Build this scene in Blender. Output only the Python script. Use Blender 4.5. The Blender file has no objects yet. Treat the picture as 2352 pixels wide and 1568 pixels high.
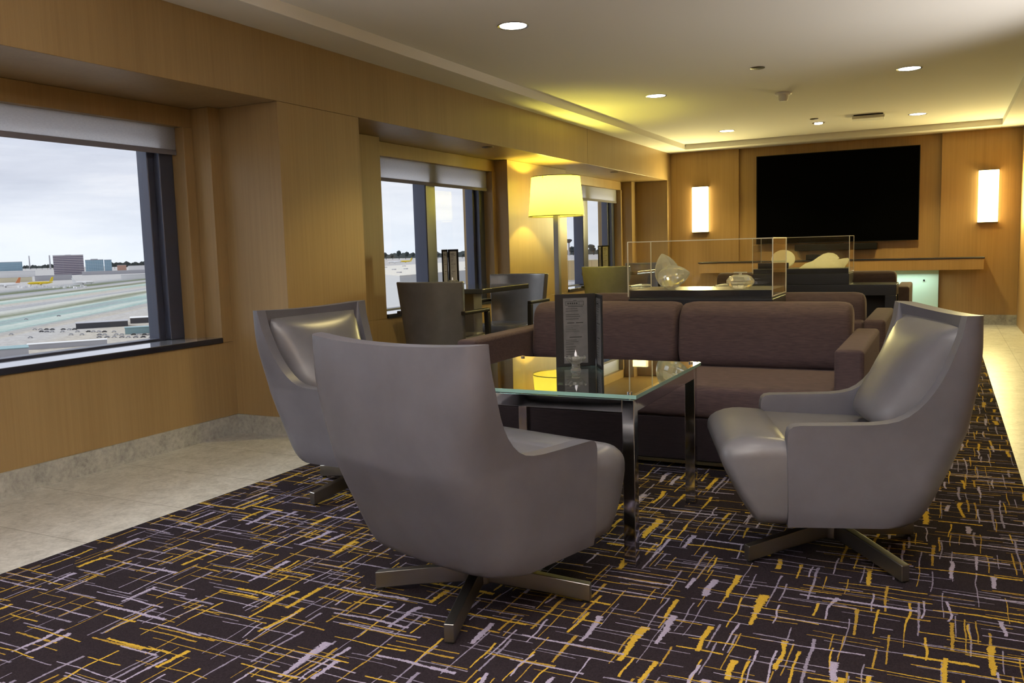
import bpy, bmesh, math, random
from math import sin, cos, pi, radians, sqrt
from mathutils import Vector, Matrix

random.seed(7)
S = bpy.context.scene
C = S.collection

# ------------------------------------------------------------------ camera
F_PX, CX, CY = 1969.46, 1176.0, 784.0
YAW, PITCH, ROLL, EYE = radians(26.7887), radians(6.14255), radians(-1.64714), 1.10

def cam_axes():
    f = Vector((-sin(YAW), cos(YAW), 0)); r = Vector((cos(YAW), sin(YAW), 0)); u = Vector((0, 0, 1))
    f2 = f * cos(PITCH) - u * sin(PITCH); u2 = u * cos(PITCH) + f * sin(PITCH)
    return r * cos(ROLL) + u2 * sin(ROLL), u2 * cos(ROLL) - r * sin(ROLL), f2
AX_R, AX_U, AX_F = cam_axes()

cd = bpy.data.cameras.new('camera'); cam = bpy.data.objects.new('camera', cd); C.objects.link(cam)
m = Matrix.Identity(4)
for i in range(3):
    m[i][0], m[i][1], m[i][2] = AX_R[i], AX_U[i], -AX_F[i]
m[2][3] = EYE
cam.matrix_world = m
cd.sensor_fit = 'HORIZONTAL'; cd.sensor_width = 36.0; cd.lens = 36.0 * F_PX / 2352.0
cd.clip_start = 0.05; cd.clip_end = 20000
S.camera = cam

def survey(u, v, z):
    """Point at height z seen in the direction (u, v) of the 2352x1568 survey frame: used to lay out the far airfield."""
    d = AX_R * ((u - CX) / F_PX) - AX_U * ((v - CY) / F_PX) + AX_F
    t = (z - EYE) / d.z
    return Vector((0, 0, EYE)) + d * t

# ------------------------------------------------------------------ helpers
def new_bm(): return bmesh.new()

def box(bm, x0, x1, y0, y1, z0, z1, mtx=None):
    vs = [Vector((x, y, z)) for x in (x0, x1) for y in (y0, y1) for z in (z0, z1)]
    if mtx is not None: vs = [mtx @ v for v in vs]
    v = [bm.verts.new(p) for p in vs]
    for q in ((0, 1, 3, 2), (4, 6, 7, 5), (0, 4, 5, 1), (2, 3, 7, 6), (0, 2, 6, 4), (1, 5, 7, 3)):
        bm.faces.new([v[i] for i in q])
    return bm

def loft(bm, rings, cap0=True, cap1=True, closed=True):
    vr = [[bm.verts.new(p) for p in r] for r in rings]
    n = len(vr[0])
    for a, b in zip(vr[:-1], vr[1:]):
        for i in range(n if closed else n - 1):
            j = (i + 1) % n
            bm.faces.new((a[i], a[j], b[j], b[i]))
    if cap0: bm.faces.new(list(reversed(vr[0])))
    if cap1: bm.faces.new(vr[-1])
    return vr

def lathe(bm, prof, n=32, mtx=None, cap0=True, cap1=True):
    rings = []
    for r, z in prof:
        ring = [Vector((r * cos(2 * pi * i / n), r * sin(2 * pi * i / n), z)) for i in range(n)]
        if mtx is not None: ring = [mtx @ p for p in ring]
        rings.append(ring)
    loft(bm, rings, cap0, cap1)
    return bm

def cyl(bm, x, y, z0, z1, r, n=24, r2=None):
    return lathe(bm, [(r, z0), (r if r2 is None else r2, z1)], n, Matrix.Translation((x, y, 0)))

def prism(bm, pts, z0, z1, mtx=None):
    """polygon pts (x, y) extruded z0..z1"""
    rings = [[Vector((x, y, z)) for x, y in pts] for z in (z0, z1)]
    if mtx is not None: rings = [[mtx @ p for p in r] for r in rings]
    loft(bm, rings)
    return bm

def rrect(hw, z0, z1, r, n=4):
    """rounded rectangle ring in (l, z)"""
    r = min(r, hw * .95, (z1 - z0) * .49)
    out = []
    for cx_, cz_, a0 in ((hw - r, z1 - r, 0), (-hw + r, z1 - r, 90), (-hw + r, z0 + r, 180), (hw - r, z0 + r, 270)):
        for k in range(n + 1):
            a = radians(a0 + 90 * k / n)
            out.append((cx_ + r * cos(a), cz_ + r * sin(a)))
    return out

def obj(name, bm, mat, parent=None, bevel=0.0, seg=2, smooth=35, subsurf=0):
    bmesh.ops.recalc_face_normals(bm, faces=bm.faces)
    me = bpy.data.meshes.new(name); bm.to_mesh(me); bm.free()
    if smooth:
        for p in me.polygons: p.use_smooth = True
        me.set_sharp_from_angle(angle=radians(smooth))
    o = bpy.data.objects.new(name, me); C.objects.link(o)
    if mat is not None: me.materials.append(mat)
    if parent is not None: o.parent = parent
    if bevel:
        b = o.modifiers.new('bevel', 'BEVEL'); b.width = bevel; b.segments = seg; b.limit_method = 'ANGLE'; b.angle_limit = radians(40)
        b.harden_normals = False
        for p in me.polygons: p.use_smooth = True
        me.set_sharp_from_angle(angle=radians(180))
        w = o.modifiers.new('wn', 'WEIGHTED_NORMAL'); w.keep_sharp = True
    if subsurf:
        s = o.modifiers.new('sub', 'SUBSURF'); s.levels = subsurf; s.render_levels = subsurf
    return o

def tag(o, label=None, cat=None, group=None, kind=None):
    if label: o['label'] = label
    if cat: o['category'] = cat
    if group: o['group'] = group
    if kind: o['kind'] = kind
    return o

def thing(name, label, cat, loc=(0, 0, 0), rz=0.0, group=None, kind=None):
    o = bpy.data.objects.new(name, None); C.objects.link(o)
    o.location = loc; o.rotation_euler = (0, 0, rz); o.empty_display_size = .1
    return tag(o, label, cat, group, kind)

def copy_tree(o, parent=None):
    c = o.copy(); C.objects.link(c); c.parent = parent
    for ch in [k for k in o.children]: copy_tree(ch, c)
    return c

def dup(o, loc, rz, label, group=None):
    c = copy_tree(o); c.location = loc; c.rotation_euler = (0, 0, rz); c['label'] = label
    if group: c['group'] = group
    return c

# ------------------------------------------------------------------ materials
def mat(name):
    m_ = bpy.data.materials.new(name); m_.use_nodes = True
    nt = m_.node_tree
    return m_, nt, nt.nodes, nt.links, nt.nodes['Principled BSDF']

def setp(b, col=None, rough=None, metal=None, spec=None, **kw):
    if col is not None: b.inputs['Base Color'].default_value = (*col, 1)
    if rough is not None: b.inputs['Roughness'].default_value = rough
    if metal is not None: b.inputs['Metallic'].default_value = metal
    if spec is not None: b.inputs['Specular IOR Level'].default_value = spec
    for k, v in kw.items(): b.inputs[k].default_value = v

def node(ns, t, **kw):
    n = ns.new(t)
    for k, v in kw.items(): setattr(n, k, v)
    return n

def math_(ns, ls, op, a, b=None, c=None):
    n = ns.new('ShaderNodeMath'); n.operation = op
    for i, v in enumerate((a, b, c)):
        if v is None: continue
        if isinstance(v, (int, float)): n.inputs[i].default_value = v
        else: ls.new(v, n.inputs[i])
    return n.outputs[0]

def ramp(ns, ls, fac, stops):
    n = ns.new('ShaderNodeValToRGB')
    e = n.color_ramp.elements
    while len(e) > 1: e.remove(e[0])
    e[0].position = stops[0][0]; e[0].color = (*stops[0][1], 1)
    for p_, c_ in stops[1:]:
        k = e.new(p_); k.color = (*c_, 1)
    ls.new(fac, n.inputs[0])
    return n.outputs[0]

def noise(ns, ls, vec, scale, detail=2, rough=.5, stretch=None, dist=0):
    if stretch is not None:
        mp = ns.new('ShaderNodeMapping'); mp.inputs['Scale'].default_value = stretch
        ls.new(vec, mp.inputs['Vector']); vec = mp.outputs[0]
    n = ns.new('ShaderNodeTexNoise'); n.inputs['Scale'].default_value = scale
    n.inputs['Detail'].default_value = detail; n.inputs['Roughness'].default_value = rough; n.inputs['Distortion'].default_value = dist
    ls.new(vec, n.inputs['Vector'])
    return n.outputs['Fac']

def coords(ns): return ns.new('ShaderNodeTexCoord').outputs['Object']

def plain(name, col, rough=.5, metal=0, spec=.5, **kw):
    m_, nt, ns, ls, b = mat(name); setp(b, col, rough, metal, spec, **kw)
    return m_

def wood_mat(name, c1, c2, rough=.38):
    m_, nt, ns, ls, b = mat(name); co = coords(ns)
    g = noise(ns, ls, co, 1, 4, .6, (55, 55, 1.2), .3)
    g2 = noise(ns, ls, co, 1, 2, .5, (5, 5, .5))
    t = math_(ns, ls, 'ADD', math_(ns, ls, 'MULTIPLY', g, .55), math_(ns, ls, 'MULTIPLY', g2, .45))
    ls.new(ramp(ns, ls, t, [(.3, c1), (.7, c2)]), b.inputs['Base Color'])
    setp(b, rough=rough, spec=.35)
    return m_
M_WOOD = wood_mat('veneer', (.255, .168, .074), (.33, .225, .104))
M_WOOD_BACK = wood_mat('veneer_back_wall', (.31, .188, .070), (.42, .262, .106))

def fabric_mat(name, col, dark, rough=.85):
    m_, nt, ns, ls, b = mat(name); co = coords(ns)
    g = noise(ns, ls, co, 1, 3, .6, (18, 60, 260))
    ls.new(ramp(ns, ls, g, [(.3, dark), (.7, col)]), b.inputs['Base Color'])
    bp = ns.new('ShaderNodeBump'); bp.inputs['Strength'].default_value = .25; bp.inputs['Distance'].default_value = .002
    ls.new(g, bp.inputs['Height']); ls.new(bp.outputs[0], b.inputs['Normal'])
    setp(b, rough=rough, spec=.15); b.inputs['Sheen Weight'].default_value = .12; b.inputs['Sheen Roughness'].default_value = .4
    b.inputs['Sheen Tint'].default_value = (.55, .42, .42, 1)
    return m_
M_SOFA_SHADED = fabric_mat('plum_fabric_shaded', (.022, .015, .018), (.014, .010, .012))  # darker copy of the sofa fabric: shade below the seat painted in
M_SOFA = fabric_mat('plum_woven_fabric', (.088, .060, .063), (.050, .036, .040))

def leather_mat(name, col, rough=.42, bump=.15):
    m_, nt, ns, ls, b = mat(name); co = coords(ns)
    g = noise(ns, ls, co, 7, 4, .6)
    ls.new(ramp(ns, ls, g, [(.3, tuple(c * .88 for c in col)), (.7, tuple(c * 1.08 for c in col))]), b.inputs['Base Color'])
    h = noise(ns, ls, co, 380, 2, .5)
    bp = ns.new('ShaderNodeBump'); bp.inputs['Strength'].default_value = bump; bp.inputs['Distance'].default_value = .001
    ls.new(h, bp.inputs['Height']); ls.new(bp.outputs[0], b.inputs['Normal'])
    setp(b, rough=rough, spec=.45)
    return m_
M_LEATHER = leather_mat('grey_leather', (.098, .097, .118), .42)
M_LEATHER_SEAT = leather_mat('grey_leather_seat', (.112, .110, .124), .33)
M_LEATHER_DARK = leather_mat('charcoal_leather', (.105, .102, .104), .22, .05)

M_CEIL = plain('ceiling_paint', (.74, .72, .68), .9, spec=.1)
M_CHROME = plain('chrome', (.62, .62, .64), .09, 1)
M_STEEL = plain('brushed_steel', (.30, .295, .285), .34, 1)
M_DARKMETAL = plain('dark_star_base_metal', (.10, .10, .105), .38, .85)
M_BLACKWOOD = plain('ebonised_wood', (.012, .011, .011), .28, spec=.5)
M_CONSOLE = plain('navy_black_lacquer', (.012, .013, .020), .30, spec=.5)
M_GROOVE = plain('groove_black', (.003, .003, .003), .6)
M_FRAME = plain('slate_window_frame', (.060, .068, .105), .34, .35)
M_SILL = plain('black_stone_sill', (.018, .018, .026), .25, spec=.5)
M_SILLSHEEN = plain('sill_sky_reflection', (.62, .63, .68), .07, .75)  # pale metallic colour stands in for sky reflected on the dark sill
M_TV = plain('screen_black', (.0005, .0005, .0005), .6, spec=.02)
M_BLACKPLASTIC = plain('black_plastic', (.006, .006, .007), .5, spec=.2)
M_MENU = plain('menu_cover_black', (.006, .006, .0075), .45, spec=.3)
M_PRINT = plain('menu_print', (.022, .022, .022), .8, spec=.1)
M_WHITEPLASTIC = plain('white_plastic', (.86, .85, .82), .5)
M_BRONZE = plain('bronze_trim', (.12, .09, .05), .4, .8)
M_PEDESTAL = plain('pedestal_metal', (.36, .36, .36), .3, .6)
M_TABLETOP = plain('dark_stone_top', (.045, .045, .046), .10, spec=.6)
M_NYLON = plain('glide_black', (.01, .01, .01), .5)

def paper_mat():
    m_, nt, ns, ls, b = mat('menu_paper'); co = coords(ns)
    g = noise(ns, ls, co, 30, 2)
    ls.new(ramp(ns, ls, g, [(.3, (.088, .088, .09)), (.7, (.108, .108, .11))]), b.inputs['Base Color'])
    setp(b, rough=.7, spec=.15)
    return m_
M_PAPER = paper_mat()
M_PAPER_LIFTED = plain('menu_paper_lifted', (.50, .50, .49), .7, spec=.15)  # same paper with light put into the colour, as these pages are backlit

def clear_mat(name, tint, edge=None, f0=.04, boost=1.0):
    """thin clear sheet: Fresnel reflection over a tinted transparent layer, the same from both sides"""
    m_ = bpy.data.materials.new(name); m_.use_nodes = True
    nt = m_.node_tree; ns = nt.nodes; ls = nt.links; ns.remove(ns['Principled BSDF'])
    geo = ns.new('ShaderNodeNewGeometry')
    d = node(ns, 'ShaderNodeVectorMath', operation='DOT_PRODUCT'); ls.new(geo.outputs['Normal'], d.inputs[0]); ls.new(geo.outputs['Incoming'], d.inputs[1])
    c = math_(ns, ls, 'ABSOLUTE', d.outputs['Value'])
    p5 = math_(ns, ls, 'POWER', math_(ns, ls, 'SUBTRACT', 1.0, c), 5.0)
    fac = math_(ns, ls, 'MULTIPLY', math_(ns, ls, 'MULTIPLY_ADD', p5, 1 - f0, f0), boost)
    fac = math_(ns, ls, 'MINIMUM', fac, 1.0)
    tr = ns.new('ShaderNodeBsdfTransparent'); tr.inputs[0].default_value = (*tint, 1)
    gl = ns.new('ShaderNodeBsdfGlossy'); gl.inputs['Roughness'].default_value = 0.0; gl.inputs[0].default_value = (1, 1, 1, 1)
    mx = ns.new('ShaderNodeMixShader'); ls.new(fac, mx.inputs[0]); ls.new(tr.outputs[0], mx.inputs[1]); ls.new(gl.outputs[0], mx.inputs[2])
    ls.new(mx.outputs[0], ns['Material Output'].inputs['Surface'])
    return m_
M_PANE = clear_mat('window_glass', (.97, .98, .98), f0=.03)
M_ACRYLIC = clear_mat('clear_acrylic', (.965, .965, .955), f0=.035)
M_GLASSTOP = clear_mat('table_glass', (.50, .66, .67), f0=.07, boost=1.5)
M_GLASSEDGE = plain('green_glass_edge', (.20, .36, .33), .15, spec=.6)
def crystal_mat(name, frac):
    m_, nt, ns, ls, b = mat(name); setp(b, (1, 1, .97), 0.0, **{'Transmission Weight': 1.0, 'IOR': 1.45})
    d = ns.new('ShaderNodeBsdfDiffuse'); d.inputs[0].default_value = (1, 1, .94, 1)
    t = ns.new('ShaderNodeBsdfTranslucent'); t.inputs[0].default_value = (1, 1, .94, 1)
    a = ns.new('ShaderNodeAddShader'); ls.new(d.outputs[0], a.inputs[0]); ls.new(t.outputs[0], a.inputs[1])
    mx = ns.new('ShaderNodeMixShader'); mx.inputs[0].default_value = frac; ls.new(b.outputs[0], mx.inputs[1]); ls.new(a.outputs[0], mx.inputs[2])
    ls.new(mx.outputs[0], ns['Material Output'].inputs['Surface'])
    return m_
M_CRYSTAL = crystal_mat('cut_crystal', .15)
M_CANDLE = crystal_mat('candle_crystal', .10)
M_EDGE = plain('acrylic_polished_edge', (.62, .60, .54), .2, spec=.6)

def frosted_mat():
    m_, nt, ns, ls, b = mat('frosted_glass'); co = coords(ns)
    g = noise(ns, ls, co, 26, 4, .65)
    ls.new(ramp(ns, ls, g, [(.3, (.80, .79, .62)), (.7, (1, .99, .86))]), b.inputs['Base Color'])
    setp(b, rough=.28, spec=.5); b.inputs['Subsurface Weight'].default_value = 0
    b.inputs['Transmission Weight'].default_value = .05
    bp = ns.new('ShaderNodeBump'); bp.inputs['Strength'].default_value = .3; bp.inputs['Distance'].default_value = .004
    ls.new(g, bp.inputs['Height']); ls.new(bp.outputs[0], b.inputs['Normal'])
    return m_
M_FROSTED = frosted_mat()

def emis(name, col, st):
    m_, nt, ns, ls, b = mat(name)
    setp(b, (.8, .8, .8), .5); b.inputs['Emission Color'].default_value = (*col, 1); b.inputs['Emission Strength'].default_value = st
    return m_
M_DOWNLIGHT = emis('downlight_lens', (1, .93, .78), 9)
M_SCONCE = emis('sconce_diffuser', (1, .82, .40), 7)
M_FLAME = emis('led_flame', (.85, .85, 1), .25)
M_BULB = emis('bulb', (1, .8, .4), 12)

def translucent_mat(name, dif, trn, fac=.5, grain=None):
    m_ = bpy.data.materials.new(name); m_.use_nodes = True
    nt = m_.node_tree; ns = nt.nodes; ls = nt.links; ns.remove(ns['Principled BSDF'])
    a = ns.new('ShaderNodeBsdfDiffuse'); a.inputs[0].default_value = (*dif, 1)
    t = ns.new('ShaderNodeBsdfTranslucent'); t.inputs[0].default_value = (*trn, 1)
    if grain:
        g = noise(ns, ls, coords(ns), 1, 3, .6, grain)
        ls.new(ramp(ns, ls, g, [(.3, tuple(c * .9 for c in trn)), (.7, tuple(min(1, c * 1.08) for c in trn))]), t.inputs[0])
    mx = ns.new('ShaderNodeMixShader'); mx.inputs[0].default_value = fac
    ls.new(a.outputs[0], mx.inputs[1]); ls.new(t.outputs[0], mx.inputs[2]); ls.new(mx.outputs[0], ns['Material Output'].inputs['Surface'])
    return m_
M_SHADE = translucent_mat('lamp_shade_fabric', (.66, .60, .28), (.74, .69, .27), .55, (40, 40, 300))
M_FROSTED = translucent_mat('frosted_sculpture_glass', (.95, .93, .78), (1, .99, .84), .55, (26, 26, 26))
M_BLIND = translucent_mat('roller_blind_fabric', (.62, .62, .64), (.90, .90, .94), .72, (60, 60, 300))
M_BLINDHEM = translucent_mat('roller_blind_hem', (.30, .29, .32), (.30, .29, .33), .4)

def stone_mat(name, c1, c2, tiles=False):
    m_, nt, ns, ls, b = mat(name); co = coords(ns)
    a = noise(ns, ls, co, 9, 6, .7, (1, 1, 1), .6); d = noise(ns, ls, co, 45, 4, .7)
    t = math_(ns, ls, 'ADD', math_(ns, ls, 'MULTIPLY', a, .55), math_(ns, ls, 'MULTIPLY', d, .45))
    col = ramp(ns, ls, t, [(.36, c1), (.47, tuple((x + y) / 2 for x, y in zip(c1, c2))), (.60, c2)])
    if tiles:
        sx = ns.new('ShaderNodeSeparateXYZ'); ls.new(co, sx.inputs[0])
        def line(v, per, off, w):
            f = math_(ns, ls, 'FRACT', math_(ns, ls, 'DIVIDE', math_(ns, ls, 'ADD', v, off), per))
            return math_(ns, ls, 'LESS_THAN', math_(ns, ls, 'ABSOLUTE', math_(ns, ls, 'SUBTRACT', f, .5)), w / per / 2)
        ly = line(sx.outputs['Y'], .483, .483 * 100 + .2415 - 2.157, .006)
        lx = line(sx.outputs['X'], 1.19, 1.19 * 10 + .595 - .592, .006)
        j = math_(ns, ls, 'MAXIMUM', lx, ly)
        mx = node(ns, 'ShaderNodeMixRGB'); ls.new(math_(ns, ls, 'MULTIPLY', j, .55), mx.inputs[0]); ls.new(col, mx.inputs[1]); mx.inputs[2].default_value = (.12, .11, .09, 1)
        col = mx.outputs[0]
    ls.new(col, b.inputs['Base Color']); setp(b, rough=.34, spec=.4)
    return m_
M_TILE = stone_mat('limestone_tile', (.30, .295, .27), (.57, .56, .52), True)
M_BASE = stone_mat('limestone_skirting', (.22, .22, .205), (.44, .435, .40))

def carpet_mat():
    m_, nt, ns, ls, b = mat('stroke_pattern_carpet'); co = coords(ns)
    sx = ns.new('ShaderNodeSeparateXYZ'); ls.new(co, sx.inputs[0]); X, Y = sx.outputs['X'], sx.outputs['Y']
    rag = noise(ns, ls, co, 85, 3, .7)
    ragb = noise(ns, ls, co, 420, 1, .5)
    def layer(u, v, W, L, dens, t0, t1, seed, wob):
        cmb = ns.new('ShaderNodeCombineXYZ'); ls.new(math_(ns, ls, 'MULTIPLY', u, 4.5), cmb.inputs[0]); ls.new(math_(ns, ls, 'MULTIPLY', v, 7.0), cmb.inputs[1]); cmb.inputs[2].default_value = seed
        nz = ns.new('ShaderNodeTexNoise'); nz.inputs['Scale'].default_value = 1.3; nz.inputs['Detail'].default_value = 1; ls.new(cmb.outputs[0], nz.inputs['Vector'])
        vv = math_(ns, ls, 'MULTIPLY_ADD', math_(ns, ls, 'SUBTRACT', nz.outputs['Fac'], .5), wob, v)
        vs = math_(ns, ls, 'DIVIDE', vv, W); col = math_(ns, ls, 'FLOOR', vs); fv = math_(ns, ls, 'SUBTRACT', math_(ns, ls, 'FRACT', vs), .5)
        w1 = node(ns, 'ShaderNodeTexWhiteNoise', noise_dimensions='1D'); ls.new(math_(ns, ls, 'ADD', col, seed * 3.7), w1.inputs['W'])
        us = math_(ns, ls, 'ADD', math_(ns, ls, 'DIVIDE', u, L), math_(ns, ls, 'MULTIPLY', w1.outputs['Value'], 13.0))
        sg = math_(ns, ls, 'FLOOR', us); fu = math_(ns, ls, 'FRACT', us)
        c2 = ns.new('ShaderNodeCombineXYZ'); ls.new(col, c2.inputs[0]); ls.new(sg, c2.inputs[1]); c2.inputs[2].default_value = seed
        w2 = node(ns, 'ShaderNodeTexWhiteNoise', noise_dimensions='3D'); ls.new(c2.outputs[0], w2.inputs['Vector'])
        sc = ns.new('ShaderNodeSeparateColor'); ls.new(w2.outputs['Color'], sc.inputs[0])
        r1, r2, r3 = sc.outputs[0], sc.outputs[1], sc.outputs[2]
        pres = math_(ns, ls, 'LESS_THAN', w2.outputs['Value'], dens)
        # half length .12 .. .5, thickness shrinks towards the tail
        hl = math_(ns, ls, 'MULTIPLY_ADD', r1, .36, .12)
        du = math_(ns, ls, 'ABSOLUTE', math_(ns, ls, 'SUBTRACT', fu, .5))
        inu = math_(ns, ls, 'LESS_THAN', du, hl)
        ctr = math_(ns, ls, 'MULTIPLY', math_(ns, ls, 'SUBTRACT', r2, .5), .55)
        th = math_(ns, ls, 'MULTIPLY_ADD', math_(ns, ls, 'POWER', r3, 3.0), (t1 - t0) / W, t0 / W)
        th = math_(ns, ls, 'MULTIPLY', th, math_(ns, ls, 'MULTIPLY_ADD', rag, 3.0, -.45))
        th = math_(ns, ls, 'MULTIPLY', th, math_(ns, ls, 'MULTIPLY_ADD', fu, .9, .45))
        inv = math_(ns, ls, 'LESS_THAN', math_(ns, ls, 'ABSOLUTE', math_(ns, ls, 'SUBTRACT', fv, ctr)), th)
        return math_(ns, ls, 'MULTIPLY', math_(ns, ls, 'MULTIPLY', inu, inv), pres)
    base = ramp(ns, ls, noise(ns, ls, co, 240, 2, .6), [(.3, (.013, .0098, .0125)), (.7, (.027, .0205, .0255))])
    def over(under, fac, colr):
        mx = ns.new('ShaderNodeMixRGB'); ls.new(fac, mx.inputs[0]); ls.new(under, mx.inputs[1]); mx.inputs[2].default_value = (*colr, 1); return mx.outputs[0]
    YEL, LIL, YE2, LI2 = (.43, .28, .035), (.30, .27, .375), (.30, .19, .03), (.20, .18, .25)
    col = base
    specs = [
        (Y, X, .034, .50, .50, .0016, .0055, 1.0, .022, LI2), (X, Y, .034, .46, .54, .0015, .0046, 2.0, .020, YE2),
        (Y, X, .030, .42, .46, .0016, .0052, 7.0, .020, YE2), (X, Y, .030, .40, .48, .0015, .0044, 8.0, .022, LI2),
        (Y, X, .056, .40, .50, .0026, .0115, 3.0, .040, YEL), (X, Y, .046, .55, .54, .0019, .0064, 4.0, .026, LIL),
        (Y, X, .066, .36, .48, .0024, .0115, 5.0, .045, LIL), (X, Y, .056, .50, .54, .0020, .0072, 6.0, .030, YEL),
    ]
    for u, v, W, L, dn, t0, t1, sd, wb, cc in specs:
        col = over(col, layer(u, v, W, L, dn, t0, t1, sd, wb), cc)
    mul = ns.new('ShaderNodeMixRGB'); mul.blend_type = 'MULTIPLY'; mul.inputs[0].default_value = .5
    ls.new(col, mul.inputs[1]); ls.new(ramp(ns, ls, ragb, [(.25, (.55, .55, .55)), (.7, (1.25, 1.25, 1.25))]), mul.inputs[2])
    ls.new(mul.outputs[0], b.inputs['Base Color']); setp(b, rough=1, spec=.05)
    bp = ns.new('ShaderNodeBump'); bp.inputs['Strength'].default_value = .4; bp.inputs['Distance'].default_value = .003
    ls.new(ragb, bp.inputs['Height']); ls.new(bp.outputs[0], b.inputs['Normal'])
    return m_
M_CARPET = carpet_mat()

def backlit_mat():
    m_, nt, ns, ls, b = mat('backlit_frosted_panel'); co = coords(ns)
    setp(b, (.58, .80, .68), .35)
    sx = ns.new('ShaderNodeSeparateXYZ'); ls.new(co, sx.inputs[0])
    return m_
M_BACKLIT = backlit_mat()

# ------------------------------------------------------------------ room shell
PX, RX, OX = -3.506, -3.965, -4.45      # pier face, recess face, outer face of the window wall
YB, YF = 12.10, -4.0                    # back wall, wall behind the camera
XR = 0.81
ZC, ZT = 2.38, 2.45                     # ceiling margin and tray
SOF, HEAD, SILL = 2.00, 1.885, .609

bm = new_bm(); box(bm, OX, XR + .2, YF - .2, YB + .3, -.2, 0)
tag(obj('floor', bm, M_TILE, smooth=0), kind='structure')
bm = new_bm(); box(bm, -2.968, .334, YF + .02, 11.45, 0, .006)
tag(obj('carpet', bm, M_CARPET, smooth=0), 'dark carpet with crossing yellow and lilac brush strokes laid into the stone floor', 'carpet')

WINS = [(-3.2, -.9), (.5, 3.82), (5.73, 7.78), (9.445, 11.66)]
bm = new_bm()
box(bm, OX, PX, YF, YB, SOF, ZC + .2)                                   # beam
box(bm, OX, -4.11, YF, YB, HEAD, SOF)                                   # header over the windows
box(bm, OX, RX, YF, YB, 0, .577)                                        # wall under the sills
prev = YF
for y0, y1 in WINS + [(YB, YB)]:
    box(bm, OX, RX, prev + (.075 if prev > YF else 0), y0 - (.075 if y0 < YB else 0), .577, SOF)
    if prev > YF: box(bm, OX, -4.10, prev, prev + .0745, .577, HEAD)
    if y0 < YB: box(bm, OX, -4.10, y0 - .0745, y0, .577, HEAD)
    prev = y1
box(bm, RX - .02, PX, 3.985, 4.772, 0, SOF)                             # pier beside the first window
box(bm, RX - .02, PX, -.6, .1, 0, SOF)
box(bm, RX - .02, PX, 11.94, YB, 0, SOF)
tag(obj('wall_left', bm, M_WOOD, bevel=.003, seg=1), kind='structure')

# thin veneer seams on the beam
bm = new_bm()
for y in (8.91,): box(bm, PX - .001, PX + .0008, y - .002, y + .002, SOF, ZC)
tag(obj('trim_1', bm, M_BRONZE, smooth=0), kind='structure')

# back wall: side panels proud of the recessed middle panel
bm = new_bm()
box(bm, PX - .5, XR + .2, YB + .06, YB + .3, 0, ZC + .2)
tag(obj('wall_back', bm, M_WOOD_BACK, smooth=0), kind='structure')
for k, (x0, x1) in enumerate(((PX, -2.546), (-.054, XR))):
    bm = new_bm(); box(bm, x0, x1, YB, YB + .06, .0, ZC)
    tag(obj('trim_%d' % (k + 2), bm, M_WOOD_BACK, bevel=.003, seg=1), kind='structure')
bm = new_bm(); box(bm, XR, XR + .2, YF, YB, 0, ZC + .2)
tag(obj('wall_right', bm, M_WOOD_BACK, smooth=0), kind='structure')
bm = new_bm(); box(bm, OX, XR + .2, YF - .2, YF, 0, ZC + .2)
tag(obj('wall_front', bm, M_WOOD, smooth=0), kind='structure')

# ceiling: lower margin round a raised tray
TX0, TX1, TY1, TY0 = -3.19, .574, 11.73, -3.3
bm = new_bm()
box(bm, PX - .1, TX0, YF - .1, YB + .1, ZC, ZC + .25)
box(bm, TX1, XR + .1, YF - .1, YB + .1, ZC, ZC + .25)
box(bm, TX0, TX1, TY1, YB + .1, ZC, ZC + .25)
box(bm, TX0, TX1, YF - .1, TY0, ZC, ZC + .25)
box(bm, TX0 - .05, TX1 + .05, TY0 - .05, TY1 + .05, ZT, ZT + .18)
tag(obj('ceiling', bm, M_CEIL, bevel=.004, seg=2), kind='structure')

# stone skirting
bm = new_bm()
BH = .117
for y0, y1 in ((YF, -.6), (.1, 3.985), (4.772, 11.94)): box(bm, RX, RX + .014, y0, y1, 0, BH)
for y0, y1 in ((3.985, 4.772), (-.6, .1), (11.94, YB)):
    box(bm, PX, PX + .014, y0 - .014, y1 + .014, 0, BH)
    box(bm, RX, PX, y0 - .014, y0, 0, BH); box(bm, RX, PX, y1, y1 + .014, 0, BH)
tag(obj('baseboard_left', bm, M_BASE, smooth=0), kind='structure')
bm = new_bm(); box(bm, PX, XR, YB - .014, YB, 0, .125)
tag(obj('baseboard_back', bm, M_BASE, smooth=0), kind='structure')

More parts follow.
